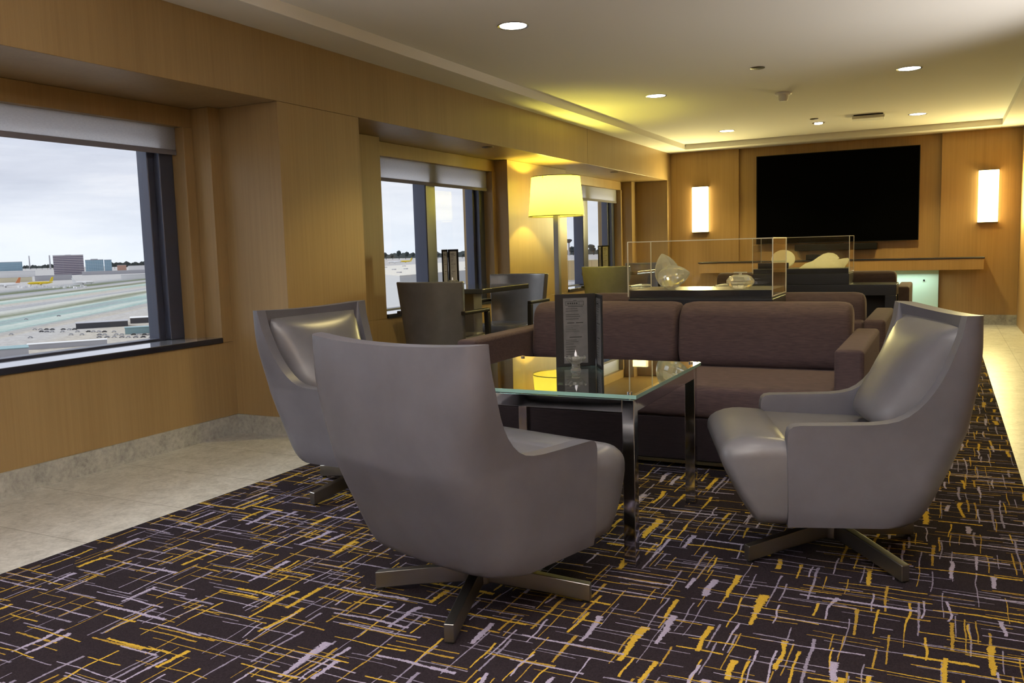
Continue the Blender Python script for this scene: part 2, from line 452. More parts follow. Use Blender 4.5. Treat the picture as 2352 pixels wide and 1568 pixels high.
# windows: frame, mullion, pane, sill
for k, (y0, y1) in enumerate(WINS):
    w = thing('window_%d' % k if k else 'window_4', None, None, kind='structure')
    fr = new_bm()
    FX0, FX1 = -4.34, -4.20
    box(fr, FX0, FX1 - .05, y0, y0 + .15, SILL, HEAD); box(fr, FX0, FX1 - .05, y1 - .15, y1, SILL, HEAD)
    box(fr, FX1 - .05, FX1, y0, y0 + .105, SILL, HEAD); box(fr, FX1 - .05, FX1, y1 - .105, y1, SILL, HEAD)
    box(fr, FX0, FX1, y0, y1, HEAD - .02, HEAD)
    box(fr, FX0, FX1 - .05, y0, y1, SILL - .02, SILL + .012)
    obj('window_frame', fr, M_FRAME, w, bevel=.006)
    ym = (y0 + y1) / 2 if k >= 2 else y0 + .9
    ml = new_bm(); box(ml, FX0, FX1, ym - .085, ym + .085, SILL, HEAD)
    obj('mullion', ml, M_FRAME, w, bevel=.01)
    pn = new_bm(); box(pn, -4.30, -4.295, y0 + .14, y1 - .14, SILL, HEAD - .01)
    obj('window_pane', pn, M_PANE, w, smooth=0)
    sl = new_bm(); box(sl, OX + .02, RX + .012, y0 - .07, y1 + .07, .577, SILL)
    so = obj('window_sill', sl, M_SILL, w, bevel=.003)
    sl = new_bm(); box(sl, -4.2, RX + .006, y0 - .065, y1 + .065, SILL, SILL + .0015); obj('sill_sheen', sl, M_SILLSHEEN, so, smooth=0)
    if k == 0: continue
    lab = {1: 'pale roller blind drawn a little way down the large nearest window', 2: 'roller blind over the two-pane middle window behind the dining table',
           3: 'roller blind over the farthest window, partly hidden by the lamp shade'}[k]
    b_ = thing('roller_blind', lab, 'blind', (-4.165, (y0 + y1) / 2, 0), 0, 'roller blinds at the windows')
    h = (y1 - y0) / 2 - .005
    zb = 1.722 if k == 1 else (1.69 if k == 2 else 1.70)
    f_ = new_bm(); box(f_, -.0015, .0015, -h, h, zb + .028, 1.90); obj('fabric', f_, M_BLIND, b_, smooth=0)
    f_ = new_bm(); box(f_, -.006, .006, -h, h, zb, zb + .03); obj('hem_bar', f_, M_BLINDHEM, b_, bevel=.003)
    f_ = new_bm(); lathe(f_, [(.02, -h), (.02, h)], 16, Matrix.Translation((-.022, 0, 1.905)) @ Matrix.Rotation(radians(-90), 4, 'X')); obj('roller_tube', f_, M_BLIND, b_)

# ------------------------------------------------------------------ swivel lounge chair (front = +x)
def interp(tab, z):
    if z <= tab[0][0]: return tab[0][1]
    for (a, fa), (b, fb) in zip(tab[:-1], tab[1:]):
        if z <= b: return fa + (fb - fa) * (z - a) / (b - a)
    return tab[-1][1]
REAR = [(.172, -.186), (.178, -.200), (.188, -.213), (.205, -.226), (.232, -.241), (.262, -.256), (.361, -.300), (.485, -.345), (.60, -.358), (.667, -.362), (.762, -.363), (.847, -.358)]
HALF = [(.172, .298), (.22, .308), (.50, .315), (.60, .330), (.70, .348), (.847, .362)]
EDGE = [(.204, .172), (.204, .178), (.2042, .188), (.2045, .204), (.205, .23), (.2055, .26), (.206, .30), (.209, .40), (.21, .455), (.209, .48), (.204, .497), (.192, .507), (.17, .5105), (.10, .511), (.03, .5115), (-.05, .513), (-.09, .517), (-.125, .525),
        (-.153, .539), (-.18, .561), (-.203, .587), (-.224, .618), (-.242, .652), (-.256, .685), (-.268, .72), (-.28, .755), (-.291, .79), (-.298, .82), (-.302, .843)]

def contour(ff, z, t, tb):
    w, rear = interp(HALF, z) - t, interp(REAR, z) + tb
    if ff < rear + .004: rear = ff - .004
    rc = max(.004, min((.10 - .045 * min(1, max(0, (z - .3) / .4))) if t == 0 else .06, ff - rear - .002))
    bulge = .030 if t == 0 else .022
    half = []
    for i in range(7): half.append((ff + (rear + rc - ff) * i / 6, w))
    for i in range(1, 7):
        a = radians(90 * i / 6)
        half.append((rear + rc - rc * sin(a), w - rc + rc * cos(a)))
    n = 7
    for i in range(1, n): half.append((rear, (w - rc) * (1 - i / n)))
    half = [(f - bulge * max(0, 1 - (l / w) ** 2) if l < w - 1e-6 else f, l) for f, l in half]
    return half + [(rear - bulge, 0)] + [(f, -l) for f, l in reversed(half)]

def chair_shell():
    bm = new_bm(); O, I = [], []
    for ff, z in EDGE:
        dz = lambda l, f: .012 * (l / .36) ** 2 if z > .80 else 0
        O.append([bm.verts.new((f, l, z + dz(l, f))) for f, l in contour(ff, z, 0, 0)])
        I.append([bm.verts.new((f, l, z + dz(l, f))) for f, l in contour(ff, z, .05, .052)])
    n = len(O[0])
    for G in (O, I):
        for a, b in zip(G[:-1], G[1:]):
            for i in range(n - 1): bm.faces.new((a[i], a[i + 1], b[i + 1], b[i]))
    for r in range(len(O) - 1):
        bm.faces.new((O[r][0], O[r + 1][0], I[r + 1][0], I[r][0])); bm.faces.new((O[r][-1], I[r][-1], I[r + 1][-1], O[r + 1][-1]))
    for i in range(n - 1):
        bm.faces.new((O[-1][i], O[-1][i + 1], I[-1][i + 1], I[-1][i])); bm.faces.new((O[0][i], I[0][i], I[0][i + 1], O[0][i + 1]))
    bmesh.ops.remove_doubles(bm, verts=bm.verts, dist=.0004)
    return bm

def chair_seat():
    bm = new_bm(); rings = []
    for f, hw, zb, zt, r in [(-.25, .235, .30, .430, .03), (-.17, .245, .20, .434, .03), (-.12, .258, .178, .436, .03), (0, .26, .178, .440, .03), (.12, .26, .178, .446, .035), (.2044, .26, .178, .452, .04), (.206, .306, .173, .453, .05), (.25, .307, .173, .458, .055),
                             (.292, .307, .173, .461, .058), (.318, .306, .205, .461, .06), (.35, .303, .255, .457, .062), (.380, .295, .312, .447, .06), (.399, .282, .35, .434, .045), (.409, .262, .378, .421, .02), (.413, .24, .388, .411, .010)]:
        ring = []
        for l, z in rrect(hw, zb, zt, r, 5):
            crown = .012 * (1 - (l / hw) ** 2) if z > (zb + zt) / 2 else 0
            ring.append(Vector((f, l, z + crown)))
        rings.append(ring)
    loft(bm, rings)
    return bm

def chair_cushion():
    bm = new_bm(); NT, NL = 16, 18
    fr, bk = [], []
    for i in range(NT + 1):
        t = i / NT; s = 2 * t - 1
        z0 = .440 + .372 * t
        base = interp(REAR, z0) + .054
        front = interp([(0, -.045), (.2, -.10), (.45, -.165), (.7, -.215), (1, -.262)], t)
        hw = .248 + .040 * t
        rf, rb = [], []
        for j in range(NL + 1):
            l = 2 * j / NL - 1
            e = (max(0, 1 - abs(l) ** 3.2) ** .5) * (max(0, 1 - abs(s) ** 7) ** .5)
            bul = .034 * (1 - l * l) * (1 - s * s)
            x = base - .025 * (1 - l * l) + (front + bul - base + .02) * e
            rf.append(bm.verts.new((x, l * hw * (1 - .04 * abs(s) ** 6), z0))); rb.append(bm.verts.new((base - .024 * (1 - l * l) - .001, l * hw * (1 - .04 * abs(s) ** 6), z0)))
        fr.append(rf); bk.append(rb)
    for G in (fr, bk):
        for a, b in zip(G[:-1], G[1:]):
            for j in range(NL): bm.faces.new((a[j], a[j + 1], b[j + 1], b[j]))
    for i in range(NT):
        for e in (0, NL): bm.faces.new((fr[i][e], fr[i + 1][e], bk[i + 1][e], bk[i][e]))
    for j in range(NL):
        for e in (0, NT): bm.faces.new((fr[e][j], fr[e][j + 1], bk[e][j + 1], bk[e][j]))
    return bm

def make_lounge_chair(label, loc, rz, star):
    root = thing('swivel_lounge_chair', label, 'armchair', loc, rz, 'grey swivel chairs round the glass table')
    obj('shell', chair_shell(), M_LEATHER, root, bevel=.007, seg=2)
    obj('seat_cushion', chair_seat(), M_LEATHER_SEAT, root, smooth=50)
    obj('back_cushion', chair_cushion(), M_LEATHER_SEAT, root, smooth=60)
    b_ = new_bm(); cyl(b_, 0, 0, .105, .176, .028); box(b_, -.11, .11, -.11, .11, .160, .1725)
    obj('swivel_column', b_, M_DARKMETAL, root, bevel=.003)
    b_ = new_bm(); cyl(b_, 0, 0, .045, .118, .036, 20)
    hub = obj('hub', b_, M_STEEL, root, bevel=.004)
    for k in range(4):
        b_ = new_bm(); mt = Matrix.Rotation(star + k * pi / 2, 4, 'Z')
        vs = []
        for x, zb, zt, w in ((.025, .050, .108, .017), (.20, .030, .083, .016), (.352, .006, .060, .015)):
            vs.append([mt @ Vector(p) for p in ((x, -w, zb), (x, w, zb), (x, w, zt), (x, -w, zt))])
        loft(b_, vs)
        leg = obj('leg', b_, M_STEEL, root, bevel=.003)
        g_ = new_bm(); cyl(g_, *(mt @ Vector((.337, 0, 0))).xy, .0, .007, .011, 12); obj('glide', g_, M_NYLON, leg)
    return root
ch = make_lounge_chair('grey leather swivel armchair seen from behind, nearest, its back to us', (-1.296, 2.298, .006), radians(74.2), radians(14 - 74.2))
# the other two get a star turned their own way
def turn_star(root, a):
    for o_ in root.children:
        if o_.name.startswith('leg'): o_.rotation_euler = (0, 0, a)
c2 = dup(ch, (-.335, 3.150, .006), radians(198.7), 'grey leather swivel armchair in side view at the right of the glass table')
turn_star(c2, radians((45 - 198.7) - (14 - 74.2)))
c3 = dup(ch, (-2.385, 3.215, .006), radians(-4.5), 'grey leather swivel armchair half hidden behind the nearest one, by the window wall')
turn_star(c3, radians((79 + 4.5) - (14 - 74.2)))

# ------------------------------------------------------------------ glass table
GX0, GX1, GY0, GY1, GZ = -1.752, -.905, 2.695, 3.545, .605
t = thing('glass_side_table', 'square glass-topped table with chrome frame between the grey armchairs', 'table', ((GX0 + GX1) / 2, (GY0 + GY1) / 2, 0.006))
hx, hy = (GX1 - GX0) / 2, (GY1 - GY0) / 2
GZl = GZ - .006
b_ = new_bm()
vsT = [b_.verts.new((x, y, z)) for z in (GZl - .013, GZl) for x, y in ((-hx, -hy), (hx, -hy), (hx, hy), (-hx, hy))]
b_.faces.new(vsT[4:8]); b_.faces.new(list(reversed(vsT[0:4])))
top = obj('glass_top', b_, M_GLASSTOP, t, smooth=0)
b_ = new_bm(); e = .0012
for (x0, x1, y0, y1) in ((-hx - e, hx + e, -hy - e, -hy), (-hx - e, hx + e, hy, hy + e), (-hx - e, -hx, -hy, hy), (hx, hx + e, -hy, hy)): box(b_, x0, x1, y0, y1, GZl - .013, GZl)
obj('glass_edge', b_, M_GLASSEDGE, top, smooth=0)
FT = GZl - .019; LW = .042; ins = .012
for sx_ in (-1, 1):
    for sy_ in (-1, 1):
        xa, ya = sx_ * (hx - ins - LW / 2), sy_ * (hy - ins - LW / 2)
        b_ = new_bm(); box(b_, xa - LW / 2, xa + LW / 2, ya - LW / 2, ya + LW / 2, 0, FT); obj('leg', b_, M_CHROME, t, bevel=.002)
        b_ = new_bm(); cyl(b_, xa, ya, FT, GZl + .006, .009, 16); obj('standoff', b_, M_CHROME, t)
b_ = new_bm()
for s_ in (-1, 1):
    xa = s_ * (hx - ins - LW / 2); ya = s_ * (hy - ins - LW / 2)
    box(b_, xa - LW / 2 + .001, xa + LW / 2 - .001, -hy + ins + LW, hy - ins - LW, FT - .045, FT)
    box(b_, -hx + ins + LW, hx - ins - LW, ya - LW / 2 + .001, ya + LW / 2 - .001, FT - .045, FT)
obj('frame_rail', b_, M_CHROME, t, bevel=.002)

# ------------------------------------------------------------------ menus and candles
def make_menu(label, loc, A, B, Cc, h, group='menu holders on the tables', page=None):
    """two stiff panels meeting at B (x, y local), standing on z=0"""
    root = thing('menu_holder', label, 'menu', loc, 0, group)
    A, B, Cc = Vector(A), Vector(B), Vector(Cc)
    for n_, (P, Q) in enumerate(((A, B), (B, Cc))):
        d = (Q - P); L = d.length; d.normalize(); nrm = Vector((d.y, -d.x))
        mt = Matrix(((d.x, -nrm.x, 0, P.x), (d.y, -nrm.y, 0, P.y), (0, 0, 1, 0), (0, 0, 0, 1)))   # local: x along, y away from reader
        b_ = new_bm(); box(b_, 0, L, 0, .005, 0, h, mt); cov = obj('cover', b_, M_MENU, root, bevel=.0015)
        m0, m1 = (L * .20, L * .80) if n_ == 0 else (L * .2, L * .84)
        b_ = new_bm(); box(b_, m0, m1, -.0012, .0, h * .045, h * .945, mt); pg = obj('page', b_, page or M_PAPER, cov, smooth=0)
        b_ = new_bm(); rnd = random.Random(5 + n_)
        W = m1 - m0
        def bar(x0, x1, z, th): box(b_, m0 + W * x0, m0 + W * x1, -.0018, -.0012, h * z, h * z + th, mt)
        for x0, x1, z, th in ((.10, .86, .845, .0012), (.10, .86, .895, .0012)): bar(x0, x1, z, th)
        for x in (.10, .66, .845): box(b_, m0 + W * x, m0 + W * (x + .012), -.0018, -.0012, h * .8449, h * .899, mt)
        bar(.42, .56, .908, .002)
        for k_ in range(5): bar(.18 + .09 * k_, .24 + .09 * k_, .862, .006)
        bar(.20, .82, .825, .0022)
        for z in (.795, .765): bar(.10, .10 + rnd.uniform(.4, .55), z, .0018)
        for z in (.715, .688, .655): bar(.10, .10 + rnd.uniform(.3, .62), z, .0018)
        bar(.16, .45, .600, .0028); bar(.52, .82, .600, .0028)
        for z in (.56, .535, .51, .485): bar(.08, .08 + rnd.uniform(.3, .6), z, .0009)
        bar(.24, .76, .402, .0030)
        for z in (.365, .34, .312, .27, .24, .205, .17, .14): bar(.08, .08 + rnd.uniform(.3, .55), z, .0016)
        obj('lettering', b_, M_PRINT, pg, smooth=0)
    return root
make_menu('black folding menu standing open on the glass table', (-1.295, 3.341, GZ), (-.141, -.092), (0, 0), (.080, -.135), .303)

def make_candle(label, loc):
    root = thing('votive_candle', label, 'candle', loc, 0, 'crystal candle holders on the tables')
    b_ = new_bm(); lathe(b_, [(.022, 0), (.022, .004), (.018, .008), (.0165, .016), (.0195, .018), (.0165, .020), (.018, .028), (.026, .033), (.034, .042), (.040, .052), (.036, .052), (.028, .042), (.016, .037)], 14)
    obj('crystal_cup', b_, M_CANDLE, root, smooth=0)
    for k in range(7):
        a = 2 * pi * k / 7; mt = Matrix.Rotation(a, 4, 'Z') @ Matrix.Translation((.035, 0, .045)) @ Matrix.Rotation(radians(38), 4, 'Y')
        b_ = new_bm(); loft(b_, [[mt @ Vector(p) for p in ((-.003, -w, z), (.003, -w * .7, z), (.003, w * .7, z), (-.003, w, z))] for w, z in ((.005, -.008), (.009, .003), (.006, .010), (.0015, .014))])
        obj('petal', b_, M_CANDLE, root, smooth=0)
    b_ = new_bm(); lathe(b_, [(.014, .040), (.0135, .056), (.006, .058)], 16); obj('wax_body', b_, M_CANDLE, root)
    b_ = new_bm(); lathe(b_, [(.003, .056), (.0055, .062), (.0045, .070), (.0015, .079), (.0003, .084)], 12); obj('flame', b_, M_FLAME, root)
    return root
candle = make_candle('clear crystal flower-cup candle with a small white flame, before the menu on the glass table', (-1.318, 3.176, GZ + .001))

# ------------------------------------------------------------------ sofas (local: front = -y, origin at front-left floor corner line centre)
SW = 2.08
def soft_box(bm, x0, x1, y0, y1, z0, z1, r, crown=0.0, lean=0.0, n=4):
    """upholstered block: rounded in section across x with rounded ends"""
    rings = []; L = x1 - x0
    prof = [(0.0, .55), (.12, .80), (.3, .93), (.6, .985), (1, 1)]
    xs = [(x0 + r * a, k) for a, k in prof] + [(x1 - r * a, k) for a, k in reversed(prof)]
    cy, cz = (y0 + y1) / 2, (z0 + z1) / 2; hy_, hz_ = (y1 - y0) / 2, (z1 - z0) / 2
    for x, k in xs:
        ins_ = r * (1 - k)
        u = (x - x0) / L * 2 - 1
        ring = []
        for a, b in rrect(hy_ - ins_, cz - hz_ + ins_, cz + hz_ - ins_, r, n):
            zz = b + (crown * (1 - u * u) * (1 - (a / hy_) ** 2) if b > cz else 0)
            ring.append(Vector((x, cy + a + lean * (b - z0), zz)))
        rings.append(ring)
    loft(bm, rings)
    return bm

def make_sofa(label, loc, rz):
    root = thing('sofa', label, 'sofa', loc, rz, 'plum sofas')
    hw = SW / 2; AW = .125
    for s_ in (-1, 1):
        xa = s_ * (hw - AW / 2)
        b_ = new_bm(); box(b_, xa - AW / 2, xa + AW / 2, 0, 1.03, .035, .607); obj('armrest', b_, M_SOFA, root, bevel=.022, seg=4)
    b_ = new_bm(); box(b_, -hw + AW, hw - AW, .03, .98, .035, .25); obj('base', b_, M_SOFA_SHADED, root, bevel=.008)
    b_ = new_bm(); box(b_, -hw + AW, hw - AW, .90, 1.03, .035, .600); obj('back_frame', b_, M_SOFA, root, bevel=.02, seg=3)
    b_ = new_bm(); soft_box(b_, -hw + AW + .003, hw - AW - .003, .012, .86, .25, .412, .04, .014); obj('seat_cushion', b_, M_SOFA, root, smooth=60)
    for s_ in (-1, 1):
        x0, x1 = (-hw + AW + .002, -.004) if s_ < 0 else (.004, hw - AW + .006)
        b_ = new_bm(); soft_box(b_, x0, x1, .665, .895, .405, .760, .075, .012, .16, 6); obj('back_cushion', b_, M_SOFA, root, smooth=60)
    b_ = new_bm(); box(b_, -hw + .02, hw - .02, .02, 1.0, .022, .036); obj('plinth_strip', b_, M_BRONZE, root, smooth=0)
    for x in (-hw + .1, hw - .1):
        for y in (.09, .94):
            b_ = new_bm(); cyl(b_, x, y, 0, .024, .025, 14); obj('foot', b_, M_NYLON, root)
    return root
SX = (-2.385 - .305) / 2
sofa = make_sofa('plum fabric sofa facing the glass table, nearest of the three', (SX, 4.04, .006), 0)
dup(sofa, (SX, 6.61, .006), pi, 'plum sofa turned away, its back against the first display case')
dup(sofa, (SX, 10.52, .006), pi, 'plum sofa farthest off, facing the television, behind the second display case')

# ------------------------------------------------------------------ consoles and display cases
def make_console(label, loc, hw=.87):
    root = thing('console_table', label, 'console table', loc, 0, 'black console tables between the sofas')
    d = .46
    b_ = new_bm(); box(b_, -hw, hw, 0, d, .55, .657); obj('table_top', b_, M_CONSOLE, root, bevel=.004)
    for s_ in (-1, 1):
        for y in (0, d - .1):
            xa = s_ * (hw - .05)
            b_ = new_bm(); box(b_, xa - .05, xa + .05, y, y + .1, 0, .55); obj('leg', b_, M_CONSOLE, root, bevel=.003)
    b_ = new_bm(); box(b_, -hw + .11, hw - .11, d - .08, d - .06, .05, .55); obj('opening_sheet', b_, M_GROOVE, root, smooth=0)  # near-black sheet filling the black opening between the legs
    return root
con = make_console('black console table under the display case of faceted crystals', (-1.317, 5.10, .006), .435)
make_console('black console table under the far display case, its right leg and top in view', (-1.268, 8.945, .006))

def make_case(label, loc, w, d, z0, ztop):
    root = thing('display_case', label, 'display case', loc, 0, 'acrylic display cases')
    hw = w / 2; zp = .823 - loc[2]
    b_ = new_bm(); box(b_, -hw, hw, 0, d, 0, zp - .052); obj('plinth', b_, M_CONSOLE, root, bevel=.003)
    b_ = new_bm(); box(b_, -hw + .006, hw - .006, .006, d - .006, zp - .052, zp - .04); obj('shadow_gap', b_, M_GROOVE, root, smooth=0)
    b_ = new_bm(); box(b_, -hw + .0075, hw - .0075, .0075, d - .0075, zp - .04, zp - .0015); pt = obj('plinth_top', b_, M_CONSOLE, root, smooth=0)
    b_ = new_bm(); box(b_, -hw + .009, hw - .009, .009, d - .009, zp - .0015, zp); obj('sheen_sheet', b_, M_PLSHEEN, pt, smooth=0)
    zt = ztop - loc[2]; za = zp - .04
    b_ = new_bm()
    for q in (((-hw, 0), (hw, 0)), ((hw, 0), (hw, d)), ((hw, d), (-hw, d)), ((-hw, d), (-hw, 0))):
        (x0, y0), (x1, y1) = q
        b_.faces.new([b_.verts.new(p) for p in ((x0, y0, za), (x1, y1, za), (x1, y1, zt), (x0, y0, zt))])
    b_.faces.new([b_.verts.new(p) for p in ((-hw, 0, zt), (hw, 0, zt), (hw, d, zt), (-hw, d, zt))])
    cov = obj('acrylic_cover', b_, M_ACRYLIC, root, smooth=0)
    b_ = new_bm(); r = .0028
    for x in (-hw, hw):
        for y in (0, d): box(b_, x - r, x + r, y - r, y + r, za, zt)
        box(b_, x - r, x + r, 0, d, za, za + 2 * r); box(b_, x - r * .8, x + r * .8, 0, d, zt - r, zt + r)
    for y in (0, d):
        box(b_, -hw, hw, y - r * .6, y + r * .6, zt - r * .7, zt + r * .7)
    obj('cover_edge', b_, M_EDGE, cov, smooth=0)
    return root
M_PLSHEEN = plain('plinth_wall_sheen', (.13, .13, .10), .30, spec=.7)  # pale tone stands in for the golden wall reflected on black lacquer
case1 = make_case('clear acrylic display case with crystal bud and bottle, behind the nearest sofa', (-1.317, 5.10, .6635), .873, .47, 0, 1.122)
case2 = make_case('clear acrylic display case farther back, with frosted disc and bird', (-1.284, 8.95, .6635), .922, .46, 0, 1.136)

# ------------------------------------------------------------------ glass sculptures
def bud(name, label, loc, L, R, tilt, rz, n=8, group=None):
    """pointed-oval cut crystal, tip along +z before tilting"""
    root_mt = Matrix.Rotation(rz, 4, 'Z') @ Matrix.Rotation(tilt, 4, 'Y')
    prof = [(.05, 0), (.42, .03), (.76, .13), (.95, .28), (1, .42), (.93, .57), (.74, .73), (.44, .88), (.16, .97), (.02, 1)]
    b_ = new_bm(); lathe(b_, [(R * a, L * z) for a, z in prof], n, root_mt)
    zmin = min(v.co.z for v in b_.verts)
    for v in b_.verts: v.co.z -= zmin
    o = obj(name, b_, M_CRYSTAL, None, smooth=0); o.location = loc
    return tag(o, label, 'sculpture', group)
ZP = .8235
bud('crystal_bud', 'upright pointed crystal bud leaning behind the lying one in the near display case', (-1.565, 5.40, ZP), .225, .083, radians(-16), 0)
bud('crystal_bud', 'crystal bud lying with its point to the right in the near display case', (-1.605, 5.25, ZP), .215, .074, radians(78), radians(-8))
pb = thing('crystal_bottle', 'squat faceted crystal bottle with bar stopper in the near display case', 'bottle', (-1.10, 5.27, ZP))
b_ = new_bm(); lathe(b_, [(.045, 0), (.068, .012), (.084, .034), (.084, .050), (.066, .072), (.040, .083), (.02, .084)], 12); obj('bottle_body', b_, M_CRYSTAL, pb, smooth=0)
b_ = new_bm(); cyl(b_, 0, 0, .084, .098, .009, 10); box(b_, -.040, .040, -.006, .006, .093, .101); obj('stopper', b_, M_CRYSTAL, pb, bevel=.002)

b_ = new_bm(); lathe(b_, [(.118 * cos(a), .02 * sin(a)) for a in [radians(-88 + 176 * k / 14) for k in range(15)]], 36)
for v in b_.verts:
    x, y, z = v.co; v.co = (x, z, y * .80)
dsc = obj('frosted_disc', b_, M_FROSTED, None, smooth=60); dsc.location = (-1.475, 9.15, ZP + .118 * .80 + .0005)
tag(dsc, 'round frosted glass disc standing at the left in the far display case', 'sculpture')
BIRD = [(-1.262, .8235), (-1.205, .868), (-1.13, .895), (-1.075, .935), (-1.03, .962), (-.985, .974), (-.935, .968), (-.90, .948), (-.878, .918), (-.893, .908), (-.872, .907), (-.84, .914), (-.797, .918), (-.785, .902), (-.797, .868), (-.83, .8235)]
b_ = new_bm()
sec = []
for y, k in ((-.02, .93), (-.013, .985), (0, 1), (.013, .985), (.02, .93)):
    sec.append([Vector((-1.03 + (x + 1.03) * k, y, max(0, (z - .8235) * k))) for x, z in BIRD])
loft(b_, sec)
br = obj('frosted_bird', b_, M_FROSTED, None, smooth=50); br.location = (-.055, 9.14, ZP + .0005)
for v in br.data.vertices: v.co.x *= 1.0
tag(br, 'frosted glass dove-like form with raised wing in the far display case', 'sculpture')
rb = new_bm(); box(rb, -.15, .15, 0, .05, 0, .06)
o_ = obj('riser_block', rb, M_CONSOLE, None, bevel=.003); o_.location = (-1.555, 9.02, ZP + .0005)
tag(o_, 'small black riser block in front of the frosted disc in the far display case', 'block')

# ------------------------------------------------------------------ floor lamp
LX, LY = -3.585, 8.20
lamp = thing('floor_lamp', 'lit floor lamp with yellow drum shade on a square pole between the windows', 'lamp', (LX, LY, 0))
b_ = new_bm(); box(b_, -.15, .15, -.15, .15, 0, .022); obj('lamp_base', b_, M_STEEL, lamp, bevel=.004)
b_ = new_bm(); box(b_, -.027, .027, -.027, .027, .022, 1.44); obj('pole', b_, M_STEEL, lamp, bevel=.003)
b_ = new_bm(); loft(b_, [[Vector((r * cos(2 * pi * k / 64), r * sin(2 * pi * k / 64), z)) for k in range(64)] for r, z in ((.287, 1.425), (.250, 1.825))], False, False)
sh = obj('lamp_shade', b_, M_SHADE, lamp)
for r, z in ((.2868, 1.425), (.2508, 1.825)):
    b_ = new_bm()
    for k in range(48):
        a0, a1 = 2 * pi * k / 48, 2 * pi * (k + 1) / 48
        loft(b_, [[Vector((rr * cos(a), rr * sin(a), zz)) for rr, zz in ((r - .002, z - .004), (r + .002, z - .004), (r + .002, z + .004), (r - .002, z + .004))] for a in (a0, a1)], False, False)
    obj('shade_ring', b_, M_BRONZE, sh, smooth=0)
b_ = new_bm()
for k in range(3):
    a = 2 * pi * k / 3 + .4; mt = Matrix.Rotation(a, 4, 'Z'); box(b_, 0, .26, -.0025, .0025, 1.80, 1.805, mt)
obj('spider', b_, M_STEEL, sh, smooth=0)
b_ = new_bm(); lathe(b_, [(.012, 1.50), (.018, 1.53), (.03, 1.565), (.034, 1.60), (.027, 1.63), (.01, 1.645)], 20); lathe(b_, [(.02, 1.44), (.02, 1.50)], 16)
obj('bulb', b_, M_BULB, lamp)

def light(kind, name, loc, energy, col, size=None, rot=(0, 0, 0), **kw):
    l = bpy.data.lights.new(name, kind); l.energy = energy; l.color = col
    if kind == 'AREA':
        l.shape = kw.pop('shape', 'DISK'); l.size = size
        if 'size_y' in kw: l.size_y = kw.pop('size_y')
    elif size is not None: l.shadow_soft_size = size
    for k, v in kw.items(): setattr(l, k, v)
    o = bpy.data.objects.new(name, l); C.objects.link(o); o.location = loc; o.rotation_euler = rot
    return o
light('POINT', 'lamp_light', (LX, LY, 1.70), 52, (1, .88, .13), .035)
light('POINT', 'lamp_light_low', (LX, LY, 1.485), 9, (1, .88, .13), .03)

# ------------------------------------------------------------------ dining sets (local chair: front = +y)
def make_dining_chair(label, loc, rz):
    root = thing('dining_armchair', label, 'chair', loc, rz, 'dining armchairs by the windows')
    # curved upholstered back: outer surface at y = 0 in the middle
    b_ = new_bm(); NA, NZ = 14, 8; outer, inner = [], []
    for i in range(NZ + 1):
        t = i / NZ; z = .385 + .50 * t
        hw = .245 + .035 * t; lean = -.055 * t + .02
        ro, ri = [], []
        for j in range(NA + 1):
            s = 2 * j / NA - 1
            yo = lean + .085 * abs(s) ** 2.2
            ro.append(b_.verts.new((s * hw, yo, z))); ri.append(b_.verts.new((s * (hw - .012), yo + .055, z)))
        outer.append(ro); inner.append(ri)
    for G in (outer, inner):
        for a, c in zip(G[:-1], G[1:]):
            for j in range(NA): b_.faces.new((a[j], a[j + 1], c[j + 1], c[j]))
    for i in range(NZ):
        for e_ in (0, NA): b_.faces.new((outer[i][e_], outer[i + 1][e_], inner[i + 1][e_], inner[i][e_]))
    for j in range(NA):
        for e_ in (0, NZ): b_.faces.new((outer[e_][j], outer[e_][j + 1], inner[e_][j + 1], inner[e_][j]))
    obj('backrest', b_, M_LEATHER_DARK, root, bevel=.010, seg=2)
    b_ = new_bm(); soft_box(b_, -.245, .245, .09, .57, .375, .475, .04, .018); obj('seat', b_, M_LEATHER_DARK, root, smooth=60)
    b_ = new_bm(); box(b_, -.235, .235, .08, .54, .335, .378); obj('seat_rail', b_, M_BLACKWOOD, root, bevel=.004)
    for s_ in (-1, 1):
        x = s_ * .272
        b_ = new_bm(); box(b_, x - .018, x + .018, .06, .44, .645, .672); arm = obj('armrest', b_, M_BLACKWOOD, root, bevel=.006)
        b_ = new_bm(); loft(b_, [[Vector(p) for p in ((x - .018, y - .02, z), (x + .018, y - .02, z), (x + .018, y + .02, z), (x - .018, y + .02, z))] for z, y in ((0, .47), (.38, .43), (.646, .42))])
        obj('leg', b_, M_BLACKWOOD, root, bevel=.004)
        b_ = new_bm(); xr = s_ * .20
        loft(b_, [[Vector(p) for p in ((xr - .02, y - .02, z), (xr + .02, y - .02, z), (xr + .02, y + .02, z), (xr - .02, y + .02, z))] for z, y in ((0, .02), (.40, .085))])
        obj('leg', b_, M_BLACKWOOD, root, bevel=.004)
    return root
dc = make_dining_chair('grey barrel-backed dining armchair with its back to us at the nearer window table', (-3.305, 5.19, 0), 0)
dup(dc, (-3.315, 6.80, 0), pi, 'grey dining armchair facing us across the nearer window table')
dup(dc, (-3.305, 8.80, 0), radians(0), 'grey dining armchair with its back to us, beyond the floor lamp')
dup(dc, (-3.315, 10.42, 0), pi, 'grey dining armchair facing us at the far window table, seen through the near display case')

